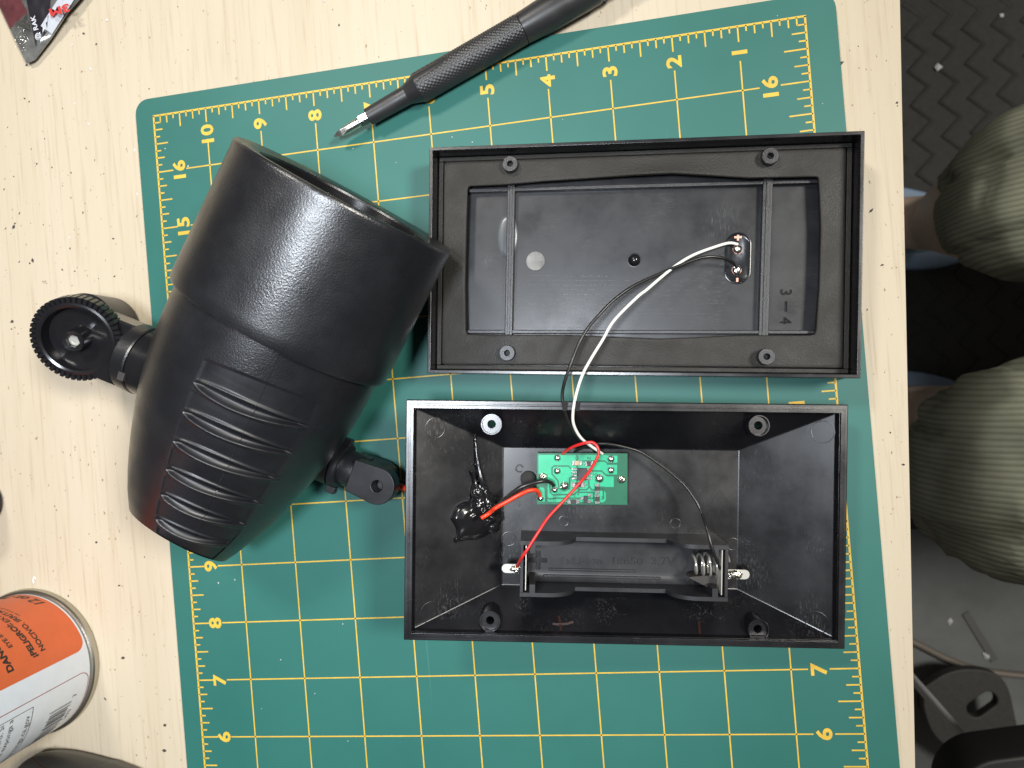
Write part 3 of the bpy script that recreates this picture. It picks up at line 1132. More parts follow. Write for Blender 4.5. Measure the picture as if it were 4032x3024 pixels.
MB().lathe([(3.85, PBZ - .1), (3.85, PBZ + .5), (3.6, PBZ + .7)], 40, T(c.x, c.y, 0)).build('foam_dot', M_dot, ld)
c = ll(2498, 1024, PBZ)
MB().lathe([(2.5 * math.cos(R_(a)), PBZ - .3 + 2.5 * math.sin(R_(a))) for a in range(0, 90, 9)], 36, T(c.x, c.y, 0)).build('moulded_dome', M_gloss, ld, angle=2)
MB().lathe([(2.9, PBZ - .1), (2.9, PBZ + .08), (2.7, PBZ + .1)], 36, T(c.x, c.y, 0)).build('dome_ring', M_lidfloor, ld)
# adhesive bulge under the left rib
c = ll(1998, 930, PBZ)
MB().lathe([(7.2, PBZ - .2), (6.8, PBZ + .25), (5, PBZ + .5), (.5, PBZ + .6)], 48, T(c.x, c.y, 0) @ Matrix.Diagonal((.62, 1.32, 1, 1))).build('adhesive_bulge', simple('clear_adhesive', (.10, .11, .12), .25), ld, angle=2)
# terminal recess: raised oval wall filled with dark resin
ca, cb = ll(2906, 966, PBZ), ll(2903, 1068, PBZ)
d = (cb - ca)
st = []
for k in range(25):
    a = math.atan2(d.y, d.x) + R_(-90 + 180 * k / 24)
    st.append(Vector((cb.x + 4.7 * math.cos(a), cb.y + 4.7 * math.sin(a), 0)))
for k in range(25):
    a = math.atan2(d.y, d.x) + R_(90 + 180 * k / 24)
    st.append(Vector((ca.x + 4.7 * math.cos(a), ca.y + 4.7 * math.sin(a), 0)))
cc = (ca + cb) / 2
cc.z = 0
rg = [[(cc + (p - cc) * s + Vector((0, 0, z))) for p in st] for s, z in ((1.04, PBZ - .1), (1.03, PBZ + .35), (.99, PBZ + .4), (.95, PBZ + .1), (.94, PBZ + .05))]
MB().loft(rg, False, True).build('terminal_recess', simple('clear_dark_resin', (.010, .011, .014), .22, bump_mm=3, bstr=.15, bdist=.3), ld)
for (u, v_, s) in [(2905, 981, (1.7, 1.7, 1.0)), (2901, 1062, (1.7, 1.9, 1.0))]:
    c = ll(u, v_, PBZ + .5)
    blob(ld, 'solder_joint', (c.x, c.y, PBZ + .3), s, M_solder, u, .2)
    MB().lathe([(1.85, PBZ), (1.85, PBZ + .12)], 28, T(c.x, c.y, 0)).build('copper_ring', M_copper, ld)
c = ll(2906, 934, PBZ + .2)
MB().box((c.x, c.y, PBZ + .15), (2.8, .8, .2)).box((c.x, c.y - .2, PBZ + .152), (.8, 2.2, .2)).build('plus_mark', M_copper, ld, smooth=False)
c = ll(2903, 1102, PBZ + .2)
MB().box((c.x, c.y, PBZ + .15), (.8, 1.5, .2)).build('minus_mark', M_copper, ld, smooth=False)
for (s, u, v_, rot) in [('3', 3096, 1150, -90), ('1', 3096, 1206, 180), ('4', 3095, 1262, -90)]:
    v, f = text_mesh(s, 4.2, thick=.06)
    x0, x1, y0, y1 = bbox(v)
    c = ll(u, v_, PBZ + .2)
    MB().add([(q[0] - (x0 + x1) / 2, q[1] - (y0 + y1) / 2, q[2] * 1.0) for q in v], f, T(c.x, c.y, PBZ + .15) @ Matrix.Rotation(R_(rot), 4, 'Z')).build('moulded_digit', M_gloss, ld, smooth=False)
c = ll(2795, 1022, PBZ)
MB().lathe([(4.1, PBZ - .1), (4.1, PBZ + .1), (3.95, PBZ + .1), (3.9, PBZ - .1)], 44, T(c.x, c.y, 0), False, False).build('ejector_mark', M_lidfloor, ld)
# faint moulding lines on the panel back
for i in range(12):
    v0 = 1085 + i * 18.5
    a, b_ = ll(2060 + random.uniform(-20, 60), v0, PBZ), ll(2560 + random.uniform(-180, 260), v0 + 3, PBZ)
    MB().strip([a, b_], .14, PBZ + .03).build('moulding_line', M_rib, ld, smooth=False)

# ================================================================ WIRES


def wire(name, pts, r, mt, label, n=8, group=None):
    P = spline([at(*p) for p in pts], n)
    o = MB().tube(P, r, 10).build(name, mt, angle=2)
    tag(o, label, 'wire', group)
    return o


wire('white_wire', [(2905, 962, 6.2), (2871, 957, 7.5), (2816, 972, 9.5), (2735, 1002, 12.5), (2672, 1038, 15), (2608, 1088, 17.5), (2545, 1142, 20), (2509, 1170, 21.5), (2418, 1262, 24),
                    (2373, 1338, 25), (2328, 1411, 25.5), (2296, 1470, 26.5), (2274, 1533, 29), (2259, 1601, 31), (2256, 1656, 29), (2269, 1696, 26), (2291, 1728, 23), (2318, 1750, 20), (2366, 1783, 15), (2390, 1800, 12)],
     .57, M_white, 'white wire bridging from the lid to the circuit board')
wire('black_wire', [(2900, 1052, 6.2), (2884, 1033, 9.5), (2853, 1018, 12), (2798, 1011, 14), (2744, 1020, 15), (2672, 1047, 16), (2608, 1074, 16.5), (2500, 1123, 18), (2418, 1180, 20), (2355, 1244, 22),
                    (2314, 1293, 23), (2283, 1347, 24), (2251, 1424, 25), (2224, 1501, 27.5), (2214, 1555, 30), (2220, 1604, 31), (2240, 1665, 28), (2269, 1710, 24.5), (2296, 1737, 22), (2330, 1762, 17.5), (2350, 1790, 12)],
     .62, M_black, 'black wire running beside the white wire from lid to board')
wire('thin_black_wire', [(2258, 1790, 12), (2268, 1775, 15), (2318, 1755, 18), (2386, 1747, 18.5), (2477, 1765, 17), (2535, 1787, 16), (2626, 1850, 15.5), (2694, 1909, 16), (2734, 1963, 17), (2762, 2017, 18),
                         (2784, 2085, 22.3), (2807, 2166, 23.4), (2829, 2225, 21), (2845, 2249, 17.8), (2868, 2263, 15)],
     .55, M_black, 'thin black wire curving from the board to the spring tab')
wire('thin_red_wire', [(2212, 1796, 14), (2222, 1781, 18), (2255, 1760, 22), (2296, 1746, 24.5), (2332, 1742, 25), (2352, 1760, 25), (2357, 1784, 25), (2346, 1814, 25), (2318, 1859, 24.5), (2273, 1913, 24),
                       (2219, 1972, 26.5), (2160, 2035, 30), (2120, 2094, 33), (2083, 2153, 34.8), (2058, 2190, 34.4), (2044, 2214, 30.5), (2037, 2232, 27)],
     .58, M_red, 'thin red wire looping across the board to the left tab')
wire('black_lead', [(1945, 2000, 24), (1975, 1977, 24.5), (2002, 1954, 25), (2047, 1922, 25.5), (2092, 1904, 25), (2138, 1894, 23.5), (2168, 1899, 21), (2180, 1912, 18.5)],
     .82, M_black, 'thick black lead from the sealant to the board')
wire('orange_red_lead', [(1895, 2040, 31.0), (1925, 2022, 30.4), (1945, 2004, 26.5), (2002, 1972, 25), (2047, 1947, 24.5), (2083, 1931, 23.5), (2110, 1930, 22), (2122, 1942, 19.5), (2127, 1958, 17.6)],
     .82, M_red2, 'thick orange red lead poking out of the sealant to the board')
wire('red_cable_core', [(1500, 1893, 11), (1552, 1906, 9), (1600, 1925, 7), (1660, 1950, 5)], 1.15, M_red2, 'short red wire between the spotlight bracket and the box')
wire('black_cable_core', [(1500, 1880, 7), (1552, 1890, 5), (1600, 1905, 3), (1660, 1925, 2)], 1.15, M_black, 'short black wire beside the red one entering the box')

# ================================================================ SPOTLIGHT HEAD
ZF, ZT = 47.5, 33.0
Fp = Vector((-173.0, 66.0, ZF))          # centre of the hood mouth, from the silhouettes
Tp = Vector((-258.7, -56.8, ZT))         # centre of the tail
ya = (Fp - Tp).normalized()
xa = ya.cross(Vector((0, 0, 1))).normalized()
za = xa.cross(ya)
SM = Matrix((xa, ya, za)).transposed().to_4x4()
SM.translation = Tp
sl = thing('spotlight_head', 'black garden spotlight head with ribbed back and round hood', 'spotlight', SM)
LN = (Fp - Tp).length


def lerp_tab(tab_, s):
    for (s0, r0), (s1, r1) in zip(tab_, tab_[1:]):
        if s <= s1:
            t = (s - s0) / (s1 - s0)
            return r0 + (r1 - r0) * max(0, min(1, t))
    return tab_[-1][1]


BODY = [(-5, 16.0), (0, 19.0), (5, 21.6), (10, 23.8), (16, 26.4), (24, 29.2), (32, 31.6), (40, 33.7), (50, 36.1), (60, 37.9), (72, 39.2), (84, 39.7), (110, 39.8)]


def body_r(s):
    h = 1.5
    return (lerp_tab(BODY, s - h) + 2 * lerp_tab(BODY, s) + lerp_tab(BODY, s + h)) / 4


def on_top(u, v):
    """spotlight-local (x, y) of a pixel on the upper skin of the body"""
    z = 80
    for _ in range(12):
        p = SM.inverted() @ at(u, v, z)
        r = body_r(p.y)
        zl = math.sqrt(max(4, r * r - p.x * p.x))
        z = (SM @ Vector((p.x, p.y, zl))).z
    return p


gro = [((763, 1502), (991, 1616), (1230, 1681)), ((717, 1616), (939, 1724), (1175, 1787)), ((679, 1732), (888, 1830), (1113, 1887)), ((649, 1841), (842, 1933), (1048, 1979)),
       ((629, 1941), (801, 2028), (988, 2063)), ((608, 2036), (760, 2115), (934, 2137))]
GR = []
for tri in gro:
    P = [on_top(*q) for q in tri]
    GR.append(P)
pt0 = [on_top(*q) for q in ((804, 1410), (1042, 1502), (1270, 1583))]
print('grooves', [[tuple(round(c, 1) for c in p[:2]) for p in g3] for g3 in GR], [tuple(round(c, 1) for c in p[:2]) for p in pt0])


def groove_y(P, x):
    """parabola through tip, middle, tip"""
    (x0, y0), (x1, y1), (x2, y2) = [(p.x, p.y) for p in P]
    return (y0 * (x - x1) * (x - x2) / ((x0 - x1) * (x0 - x2)) + y1 * (x - x0) * (x - x2) / ((x1 - x0) * (x1 - x2)) + y2 * (x - x0) * (x - x1) / ((x2 - x0) * (x2 - x1)))


def smooth01(t):
    t = max(0, min(1, t))
    return t * t * (3 - 2 * t)


def edge_x(y):
    """left and right limits of the ribbed panel"""
    pl = [(GR[5][0].y - 4, GR[5][0].x + 1.5), (GR[5][0].y, GR[5][0].x), (GR[0][0].y, GR[0][0].x), (pt0[0].y, pt0[0].x), (90, pt0[0].x)]
    pr_ = [(GR[5][2].y - 4, GR[5][2].x - 1.5), (GR[5][2].y, GR[5][2].x), (GR[0][2].y, GR[0][2].x), (pt0[2].y, pt0[2].x), (90, pt0[2].x)]
    return lerp_tab(pl, y), lerp_tab(pr_, y)


def disp(x, y):
    xl, xr = edge_x(y)
    ex = smooth01((x - xl) / 1.2) * smooth01((xr - x) / 1.2)
    yt = groove_y(pt0, x)
    ins = ex * smooth01((yt - y) / .8)
    d = -.38 * ins
    for P in GR:
        t = (x - P[0].x) / (P[2].x - P[0].x)
        if 0 < t < 1:
            wd = 2.2 * (math.sin(math.pi * t ** .8)) ** .6
            dy = y - groove_y(P, x)
            d += (-1.25 * math.exp(-(dy / (wd * .62 + .15)) ** 2) + .75 * math.exp(-((dy - wd * 1.05) / .55) ** 2) + .75 * math.exp(-((dy + wd * 1.05) / .55) ** 2)) * min(1, 4 * math.sin(math.pi * t))
        # facet step a little tailward of each groove
        dy = y - (groove_y(P, x) - 3.0)
        d += .35 * ins * math.exp(-max(0, dy) / 3.0) * smooth01(dy / .35 + .5) * (1 if dy < 9 else 0)
    return d


tq_ = on_top(731, 2164)
TZ = math.sqrt(body_r(tq_.y) ** 2 - tq_.x ** 2)
print('tail', tq_, TZ)


def cut_y(y, a):
    """the tail is cut off by a slanted plane, further forward at the top"""
    for _ in range(4):
        yc = 2.0 + (tq_.y - 2.0) * max(-.25, body_r(max(y, 0)) * math.cos(a) / TZ)
        if y < yc:
            y = y + (yc - y) * .9
    return y


ys = [-4.0 + 106 * i / 320 for i in range(321)]
angs = []
for k in range(241):
    angs.append(R_(-62 + 124 * k / 240))
rings = []
for y in ys:
    row = []
    y_ = y
    for a in angs:
        y = cut_y(y_, a)
        r = body_r(y)
        x, z = r * math.sin(a), r * math.cos(a)
        dd = disp(x, y)
        row.append((x + dd * math.sin(a), y, z + dd * math.cos(a)))
    rings.append(row)
vv = [p for r in rings for p in r]
ff, fmi = [], []
nA = len(angs)
for i in range(len(ys) - 1):
    for j in range(nA - 1):
        ff.append((i * nA + j, i * nA + j + 1, (i + 1) * nA + j + 1, (i + 1) * nA + j))
        x, y = rings[i][j][0], ys[i]
        xl, xr = edge_x(y)
        fmi.append(1 if (xl + .3 < x < xr - .3 and y < groove_y(pt0, x)) else 0)
mesh_obj('ribbed_back', vv, ff, None, sl, angle=2, mats=[M_hood, M_panel], fm=fmi)
rings = []
for y in ys[::4]:
    row_ = []
    for k in range(61):
        a = R_(62 + 236 * k / 60)
        yy = cut_y(y, a)
        row_.append((body_r(yy) * math.sin(a), yy, body_r(yy) * math.cos(a)))
    rings.append(row_)
MB().loft(rings, False, False, False).build('body', M_hood, sl, angle=2)
tr_ = [(lambda yy, a: (body_r(yy) * math.sin(a), yy, body_r(yy) * math.cos(a)))(cut_y(-4, R_(5 * k)), R_(5 * k)) for k in range(72)]
tcn = sum((Vector(p) for p in tr_), Vector()) / 72
MB().loft([tr_] + [[tcn + (Vector(p) - tcn) * q + Vector((0, -o_, 0)) for p in tr_] for q, o_ in ((.97, .25), (.6, .5), (.05, .6))], False).build('tail_cap', M_panel, sl, angle=.9)
# mould seam
sp = [on_top(u, v_) for u, v_ in ((1110, 1378), (1042, 1502), (991, 1616), (939, 1724), (888, 1830), (842, 1933), (801, 2028), (731, 2163))]
sp = [(SM.inverted() @ (SM @ Vector((p.x, p.y, math.sqrt(max(4, body_r(p.y) ** 2 - p.x ** 2)) - .02 + disp(p.x, p.y))))) for p in [on_top(1112 - 352 * t, 1372 + 746 * t + 30 * math.sin(t * 3.1) * 0) for t in [i / 90 for i in range(91)]]]
MB().tube(sp, .13, 6).build('mould_seam', M_hood, sl)
# hood: outer skin, rounded lip, dark inner bore
HR = 41.6
TT = math.tan(R_(5.2))
y0h = 95.0


def hring(r, y, k, n=96):
    return [(r * math.sin(2 * math.pi * i / n), y + k * r * math.cos(2 * math.pi * i / n), r * math.cos(2 * math.pi * i / n)) for i in range(n)]


hs = [hring(38.6, y0h + 2.2, TT), hring(40.4, y0h + 1.6, TT)]
for t in [0, .02, .1, .3, .5, .7, .9, .96]:
    hs.append(hring(HR + .8 - .9 * t - (0.5 if t == 0 else 0), y0h + (LN - y0h - 1.4) * t, TT * (1 - t)))
hs += [hring(HR, LN - 1.6, 0), hring(HR - .15, LN - .8, 0), hring(HR - .6, LN - .2, 0), hring(HR - 1.4, LN, 0), hring(HR - 8.5, LN - .9, 0), hring(HR - 9.2, LN - 1.2, 0), hring(HR - 9.4, LN - 2, 0)]
MB().loft(hs, False, False).build('hood', M_hood, sl, angle=.5)
MB().loft([hring(HR - 9.4, LN - 2, 0), hring(HR - 9.9, LN - 7, 0), hring(HR - 8.6, LN - 7.3, 0), hring(HR - 10.5, LN - 30, 0), hring(2, LN - 32, 0)], False, True).build('hood_bore', M_gloss, sl, angle=.5)
MB().loft([hring(HR - 8.8, LN - 20, 0), hring(HR - 8.8, LN - 21.5, 0)], True, True).build('lens', M_lens, sl)

# pivot direction, horizontal across the body
pvx = Vector((.905, -.425, 0)).normalized()


def wl(parent_M, p):
    return parent_M.inverted() @ Vector(p)


SI = SM.inverted()
# right lug with its collar
lugz = 22.0
lc = at(1483, 1915, lugz)
Lx = (at(1552, 1893, lugz) - at(1404, 1830, lugz))
lang = math.atan2(pvx.y, pvx.x)
LUM = SI @ T(lc.x, lc.y, 0) @ Matrix.Rotation(lang, 4, 'Z')


def arc_plate(r, x0, hw, n=16):
    return [(r * math.cos(R_(-90 + 180 * k / n)), r * math.sin(R_(-90 + 180 * k / n))) for k in range(n + 1)] + [(x0, hw), (x0, -hw)]


def ring_plate(mb_, out, hr, z0, z1, M):
    n = 32
    hole = [(hr * math.cos(2 * math.pi * k / n), hr * math.sin(2 * math.pi * k / n)) for k in range(n)]
    bm = bmesh.new()
    ov = [bm.verts.new((*p, z1)) for p in out]
    hv = [bm.verts.new((*p, z1)) for p in hole]
    es = [bm.edges.new((ov[i], ov[(i + 1) % len(ov)])) for i in range(len(ov))] + [bm.edges.new((hv[i], hv[(i + 1) % n])) for i in range(n)]
    bmesh.ops.triangle_fill(bm, edges=es, use_beauty=True)
    r_ = bmesh.ops.extrude_face_region(bm, geom=list(bm.faces))
    bmesh.ops.translate(bm, vec=(0, 0, z0 - z1), verts=[e for e in r_['geom'] if isinstance(e, bmesh.types.BMVert)])
    bm.verts.ensure_lookup_table()
    bm.verts.index_update()
    mb_.add([tuple(v_.co) for v_ in bm.verts], [tuple(x.index for x in fa.verts) for fa in bm.faces], M)
    bm.free()
    return mb_


lug_out = arc_plate(7.4, -12, 6.6)
ring_plate(MB(), lug_out, 2.3, 15.2, 22.0, LUM).build('bracket_lug', M_panel, sl, angle=.6, bevel=.35)
ring_plate(MB(), arc_plate(7.4, -12, 6.6), 2.3, 2.0, 14.8, LUM @ T(-4.5, -.5, 0)).build('bracket_base', M_panel, sl, angle=.6, bevel=.35)
AX = LUM @ T(0, 0, 12.5) @ Matrix.Rotation(R_(-90), 4, 'Y')       # local +z of the lathe points back to the body
MB().lathe([(7.4, 8.5), (7.6, 10), (7.6, 18.5), (7.4, 19), (6.8, 19)], 40, AX).build('bracket_neck', M_hood, sl)
MB().lathe([(9.2, 18.2), (9.8, 18.7), (9.8, 21.3), (9.2, 21.8)], 48, AX).build('clamp_ring', M_panel, sl)
MB().lathe([(9.6, 22.2), (9.6, 34), (9, 38)], 48, AX).build('bracket_socket', M_panel, sl)
for sy in (-1, 1):
    MB().box((-20.0, sy * 10.4, 14), (4.2, 3.0, 3.8), LUM).build('clamp_tab', M_panel, sl, bevel=.4)

# left swivel: toothed disc, cup, axle, arm and clamp collars
dcz = 36.0
dc = at(299, 1337, dcz)
dn = Vector((.24, -.34, 1)).normalized()
dx = (pvx - dn * pvx.dot(dn)).normalized()
dy = dn.cross(dx)
DMw = Matrix((dx, dy, dn)).transposed().to_4x4()
DMw.translation = dc
DM = SI @ DMw
ro = 17.4
# gear-like toothed rim
rg0, rg1, rg2, rg3 = [], [], [], []
NTH = 48
for k in range(NTH * 5):
    a = 2 * math.pi * k / (NTH * 5)
    up = (k % 5) != 0
    h = .0 if up else -.8
    r1 = ro if up else ro - .5
    rg0.append((r1 * math.cos(a), r1 * math.sin(a), -5.5))
    rg1.append((r1 * math.cos(a), r1 * math.sin(a), h))
    rg2.append(((ro - 2.3) * math.cos(a), (ro - 2.3) * math.sin(a), h))
    rg3.append(((ro - 2.5) * math.cos(a), (ro - 2.5) * math.sin(a), .25))
n_ = NTH * 5
r4 = [((ro - 3.4) * math.cos(2 * math.pi * k / n_), (ro - 3.4) * math.sin(2 * math.pi * k / n_), .45) for k in range(n_)]
r5 = [((ro - 4.3) * math.cos(2 * math.pi * k / n_), (ro - 4.3) * math.sin(2 * math.pi * k / n_), .1) for k in range(n_)]
r6 = [((ro - 5.0) * math.cos(2 * math.pi * k / n_), (ro - 5.0) * math.sin(2 * math.pi * k / n_), -8.5) for k in range(n_)]
r7 = [((ro - 6.4) * math.cos(2 * math.pi * k / n_), (ro - 6.4) * math.sin(2 * math.pi * k / n_), -10) for k in range(n_)]
MB().loft([rg0, rg1, rg2, rg3, r4, r5, r6, r7], True, True, True, DM).build('toothed_disc', M_gloss, sl, angle=.5)
# hexagonal-bored axle
nh = 36
oa, ob, oc, od = [], [], [], []
for k in range(nh):
    a = 2 * math.pi * k / nh
    hr = 2.7 * math.cos(math.pi / 6) / math.cos((a % (math.pi / 3)) - math.pi / 6)
    oa.append((6.6 * math.cos(a), 6.6 * math.sin(a), -9.6))
    ob.append((4.6 * math.cos(a), 4.6 * math.sin(a), -6.5))
    oc.append((4.3 * math.cos(a), 4.3 * math.sin(a), 2.6))
    od.append((hr * math.cos(a), hr * math.sin(a), 2.7))
ax_ = MB().loft([oa, ob, oc, [(q[0] * .93, q[1] * .93, 3.0) for q in oc], od, [(q[0], q[1], -9) for q in od]], False, False, True, DM).build('axle', M_gloss, sl, angle=.6)
MB().lathe([(2.6, .6), (2.2, .9), (1.6, .9), (1.5, -2), (.1, -2.0)], 24, DM).build('nut_insert', M_tin, sl)
# arm: disc underside and strap to the collar
ad = math.atan2(-.425, .905)
armM = SI @ T(dc.x, dc.y, 0) @ Matrix.Rotation(ad, 4, 'Z')
rr = 13.2
pa = [(rr * math.cos(R_(90 + 180 * k / 20)), rr * math.sin(R_(90 + 180 * k / 20))) for k in range(21)]
MB().prism(pa + [(19, -13.0), (19, 13.0)], 16, dcz - 5.2, armM).build('swivel_arm', M_gloss, sl, bevel=1.0, seg=3)
bc = at(334, 1296, 14)
bM = SI @ T(bc.x, bc.y, 0)
MB().lathe([(13.5, -1.9), (15.6, -1), (15.6, 15), (14.6, 16)], 48, bM).build('swivel_foot', M_hood, sl, angle=.6)
cM = armM @ T(0, 0, 24.0) @ Matrix.Rotation(R_(90), 4, 'Y')
MB().lathe([(13.0, 18.2), (14.3, 18.9), (14.6, 24.4), (14.2, 25.0)], 56, cM).build('clamp_collar', M_hood, sl, angle=.6)
MB().lathe([(13.9, 25.3), (14.2, 25.6), (14.2, 34), (14.8, 44)], 56, cM).build('socket_collar', M_gloss, sl, angle=.6)
kx = armM @ T(25.0, -6.5, 24 + 12.6)
MB().box((0, 0, 0), (3.0, 3.4, 2.6), kx).build('collar_key', M_dark, sl, bevel=.3)

# ================================================================ SCREWDRIVER
A0, A1 = at(1316, 538, 6.6), at(2054, 114, 6.6)
dax = (A1 - A0).normalized()
DRM = Matrix((dax, Vector((-dax.y, dax.x, 0)), Vector((0, 0, 1)))).transposed().to_4x4()
DRM.translation = A0
dr = thing('screwdriver', 'black precision screwdriver with knurled grip and cross tip', 'screwdriver', DRM)


def drx(u, v):
    return (at(u, v, 6.6) - A0).dot(dax)


XR = Matrix.Rotation(R_(90), 4, 'Y')
x_bit, x_col, x_fl0, x_fl1, x_kn, x_sh = drx(1428, 470), drx(1447, 455), drx(1590, 372), drx(1625, 350), drx(1643, 338), drx(2054, 114)
n = 40
rg = []
for i in range(18):
    x = x_bit * i / 17
    base = 1.9 if x > 3.2 else .35 + 1.5 * (x / 3.2) ** .8
    fl = max(0, 1 - x / 6.5)
    rg.append([(x, base * (1 - .52 * fl * (abs(math.sin(2 * (2 * math.pi * k / n + .4))) ** .7)) * math.cos(2 * math.pi * k / n),
                base * (1 - .52 * fl * (abs(math.sin(2 * (2 * math.pi * k / n + .4))) ** .7)) * math.sin(2 * math.pi * k / n)) for k in range(n)])
MB().loft(rg).build('bit_tip', M_steel, dr, angle=.5)
hexr = [[(x, r * math.cos(math.pi / 3 * k), r * math.sin(math.pi / 3 * k)) for k in range(6)] for x, r in ((x_bit - 2.2, 1.9), (x_bit - 1.4, 2.7), (x_col + 2, 2.7))]
MB().loft(hexr).build('hex_shank', M_steel, dr, smooth=False, bevel=.15)
MB().lathe([(2.6, x_col), (3.3, x_col), (3.55, x_col + .35), (3.9, x_fl0 + 1), (5.5, x_kn - .8), (5.9, x_kn)], 48, XR).build('shaft_collar', M_drv, dr, angle=.25)
ln = x_sh - x_kn
rg = []
nx, na = 230, 150
for i in range(nx + 1):
    x = x_kn + ln * i / nx
    row = []
    for k in range(na):
        a = 2 * math.pi * k / na
        r = 6.05
        s1_ = math.sin((x * 2 * math.pi / 2.0) + a * 26)
        s2_ = math.sin((x * 2 * math.pi / 2.0) - a * 26)
        d = .17 * max(-.2, s1_ * .5 + s2_ * .5)
        # a smooth flat worn into the front of the grip, on top-left
        fa = abs(((a - R_(65) + math.pi) % (2 * math.pi)) - math.pi)
        if x - x_kn < 16 and fa < .42 * math.sqrt(max(0, 1 - ((x - x_kn) / 16) ** 2)):
            d = -.12
        if i < 2 or i > nx - 2:
            d = -.1
        row.append((x, (r + d) * math.cos(a), (r + d) * math.sin(a)))
    rg.append(row)
MB().loft(rg).build('knurled_grip', M_drv, dr, angle=1.2)
MB().lathe([(5.6, x_sh), (6.1, x_sh + .3), (6.35, x_sh + 5), (6.75, x_sh + 12), (6.8, x_sh + 32), (6.4, x_sh + 33.2)], 56, XR).build('rear_grip', M_drv, dr, angle=.5)
MB().lathe([(5.9, x_sh + 33.4), (6.3, x_sh + 33.9), (6.3, x_sh + 39), (5.3, x_sh + 40.5), (5.3, x_sh + 55), (4.5, x_sh + 56)], 48, XR).build('end_cap', M_blue, dr, angle=.5)

# ================================================================ SPRAY CAN
pA, pB, pC = at(114, 2316, -2), at(389, 2563, -2), at(218, 2876, -2)


def circ(a, b, c):
    ax, ay, bx_, by, cx, cy = a.x, a.y, b.x, b.y, c.x, c.y
    d = 2 * (ax * (by - cy) + bx_ * (cy - ay) + cx * (ay - by))
    ux = ((ax * ax + ay * ay) * (by - cy) + (bx_ * bx_ + by * by) * (cy - ay) + (cx * cx + cy * cy) * (ay - by)) / d
    uy = ((ax * ax + ay * ay) * (cx - bx_) + (bx_ * bx_ + by * by) * (ax - cx) + (cx * cx + cy * cy) * (bx_ - ax)) / d
    return Vector((ux, uy, -2)), (Vector((ux, uy, -2)) - Vector((ax, ay, -2))).length


cc0, cr0 = circ(pA, pB, pC)
print('can', cc0, cr0)
CR = cr0
CM = T(cc0.x, cc0.y, -2)
cn = thing('spray_can', 'white and orange spray can with bilingual danger warnings', 'spray can', CM)
RB = CR - 1.4                       # label radius
MB().lathe([(CR - 3, 0), (CR - .6, .0), (CR, .8), (CR, 3.0), (CR - .5, 3.7), (RB - .5, 4.0)], 96, None, True, False).build('base_rim', M_rimst, cn, angle=.5)
MB().lathe([(RB - .6, 3.8), (RB, 4.6), (RB, 172), (RB - 2, 178), (RB - 10, 186), (RB - 14, 188)], 120, None, False, True).build('can_body', M_canw, cn, angle=.5)
MB().lathe([(RB - 12, 187), (RB - 12, 191), (RB - 15, 192)], 64).build('valve_ring', M_rimst, cn)
MB().lathe([(8, 190), (8, 205), (6, 209), (2, 210)], 32).build('nozzle', simple('red_nozzle', (.4, .03, .03), .4), cn)


def cyl(u, v):
    """angle and height on the label of the can seen at a pixel"""
    o = CP - Vector((cc0.x, cc0.y, -2))
    d = ray(u, v)
    a = d.x * d.x + d.y * d.y
    b_ = 2 * (o.x * d.x + o.y * d.y)
    c_ = o.x * o.x + o.y * o.y - RB * RB
    D = max(0, b_ * b_ - 4 * a * c_)
    t = (-b_ - math.sqrt(D)) / (2 * a)
    p = o + d * t
    return math.atan2(p.y, p.x), p.z


def con(th, h, off=.06):
    return ((RB + off) * math.cos(th), (RB + off) * math.sin(th), h)


# orange field
th1, _ = cyl(150, 2646)
_, h0 = cyl(300, 2470)
thc, hcn = cyl(320, 2525)
print('orange', th1, h0, thc, hcn)
rad = 5.0
mo = MB()
cols = 90
th_end = th1 + 2.4
rows = [h0, h0 + .3, h0 + .8, h0 + 1.6, h0 + 2.6, h0 + 3.8, h0 + rad] + [h0 + rad + (150 - h0 - rad) * i / 24 for i in range(1, 25)]
grid = []
for h in rows:
    dh = h0 + rad - h
    ins = (rad - math.sqrt(max(0, rad * rad - dh * dh))) / RB if dh > 0 else 0
    row = []
    for k in range(cols + 1):
        row.append(con(th1 + ins + (th_end - th1 - 2 * ins) * k / cols, h, .05))
    grid.append(row)
mo.loft(grid, False, False, False).build('orange_field', M_orange, cn, angle=2)


def can_text(s, p_base, p_dir, p_up, mt, bold=.02, shear=0, parent=cn, nm='warning_text', wfac=1.0):
    """wrapped line of print: baseline start, a later baseline pixel, pixel at cap height above the start"""
    t0, hh0 = cyl(*p_base)
    t1, hh1 = cyl(*p_dir)
    t2, hh2 = cyl(*p_up)
    hgt = abs(hh2 - hh0)
    sgn = 1 if t1 > t0 else -1
    hgt = max(hgt, .8)
    v, f = text_mesh(s, hgt, bold=bold * 1.6, shear=shear)
    k = wfac * 1.12
    hb = (hh0 + hh1) / 2
    MB().add([con(t0 + sgn * q[0] * k / RB, hb + q[1], .10) for q in v], f).build(nm, mt, parent, smooth=False)
    print('text', s, round(hgt, 2), round(t0, 2), round(t1, 2), round(hh0, 1), round(hh1, 1))


can_text('DANGER:', (56, 2640), (20, 2580), (30, 2645), M_print, .03)
can_text('EYE IRRITANT', (42, 2550), (8, 2490), (25, 2556), M_print, .02, 0)
can_text('¡PELIGRO!:', (147, 2585), (62, 2470), (126, 2592), M_print, .03)
can_text('EXTREMADAMENTE', (34, 2450), (4, 2420), (18, 2458), M_print, .02)
can_text('NOCIVO. IRRITA LOS OJOS', (164, 2565), (55, 2412), (146, 2573), M_print, .02)
can_text('Lea otras precauciones', (78, 2425), (0, 2392), (70, 2430), M_print, .0)
can_text('12 oz 340 g', (172, 2376), (110, 2348), (142, 2387), M_print, .02, .25)

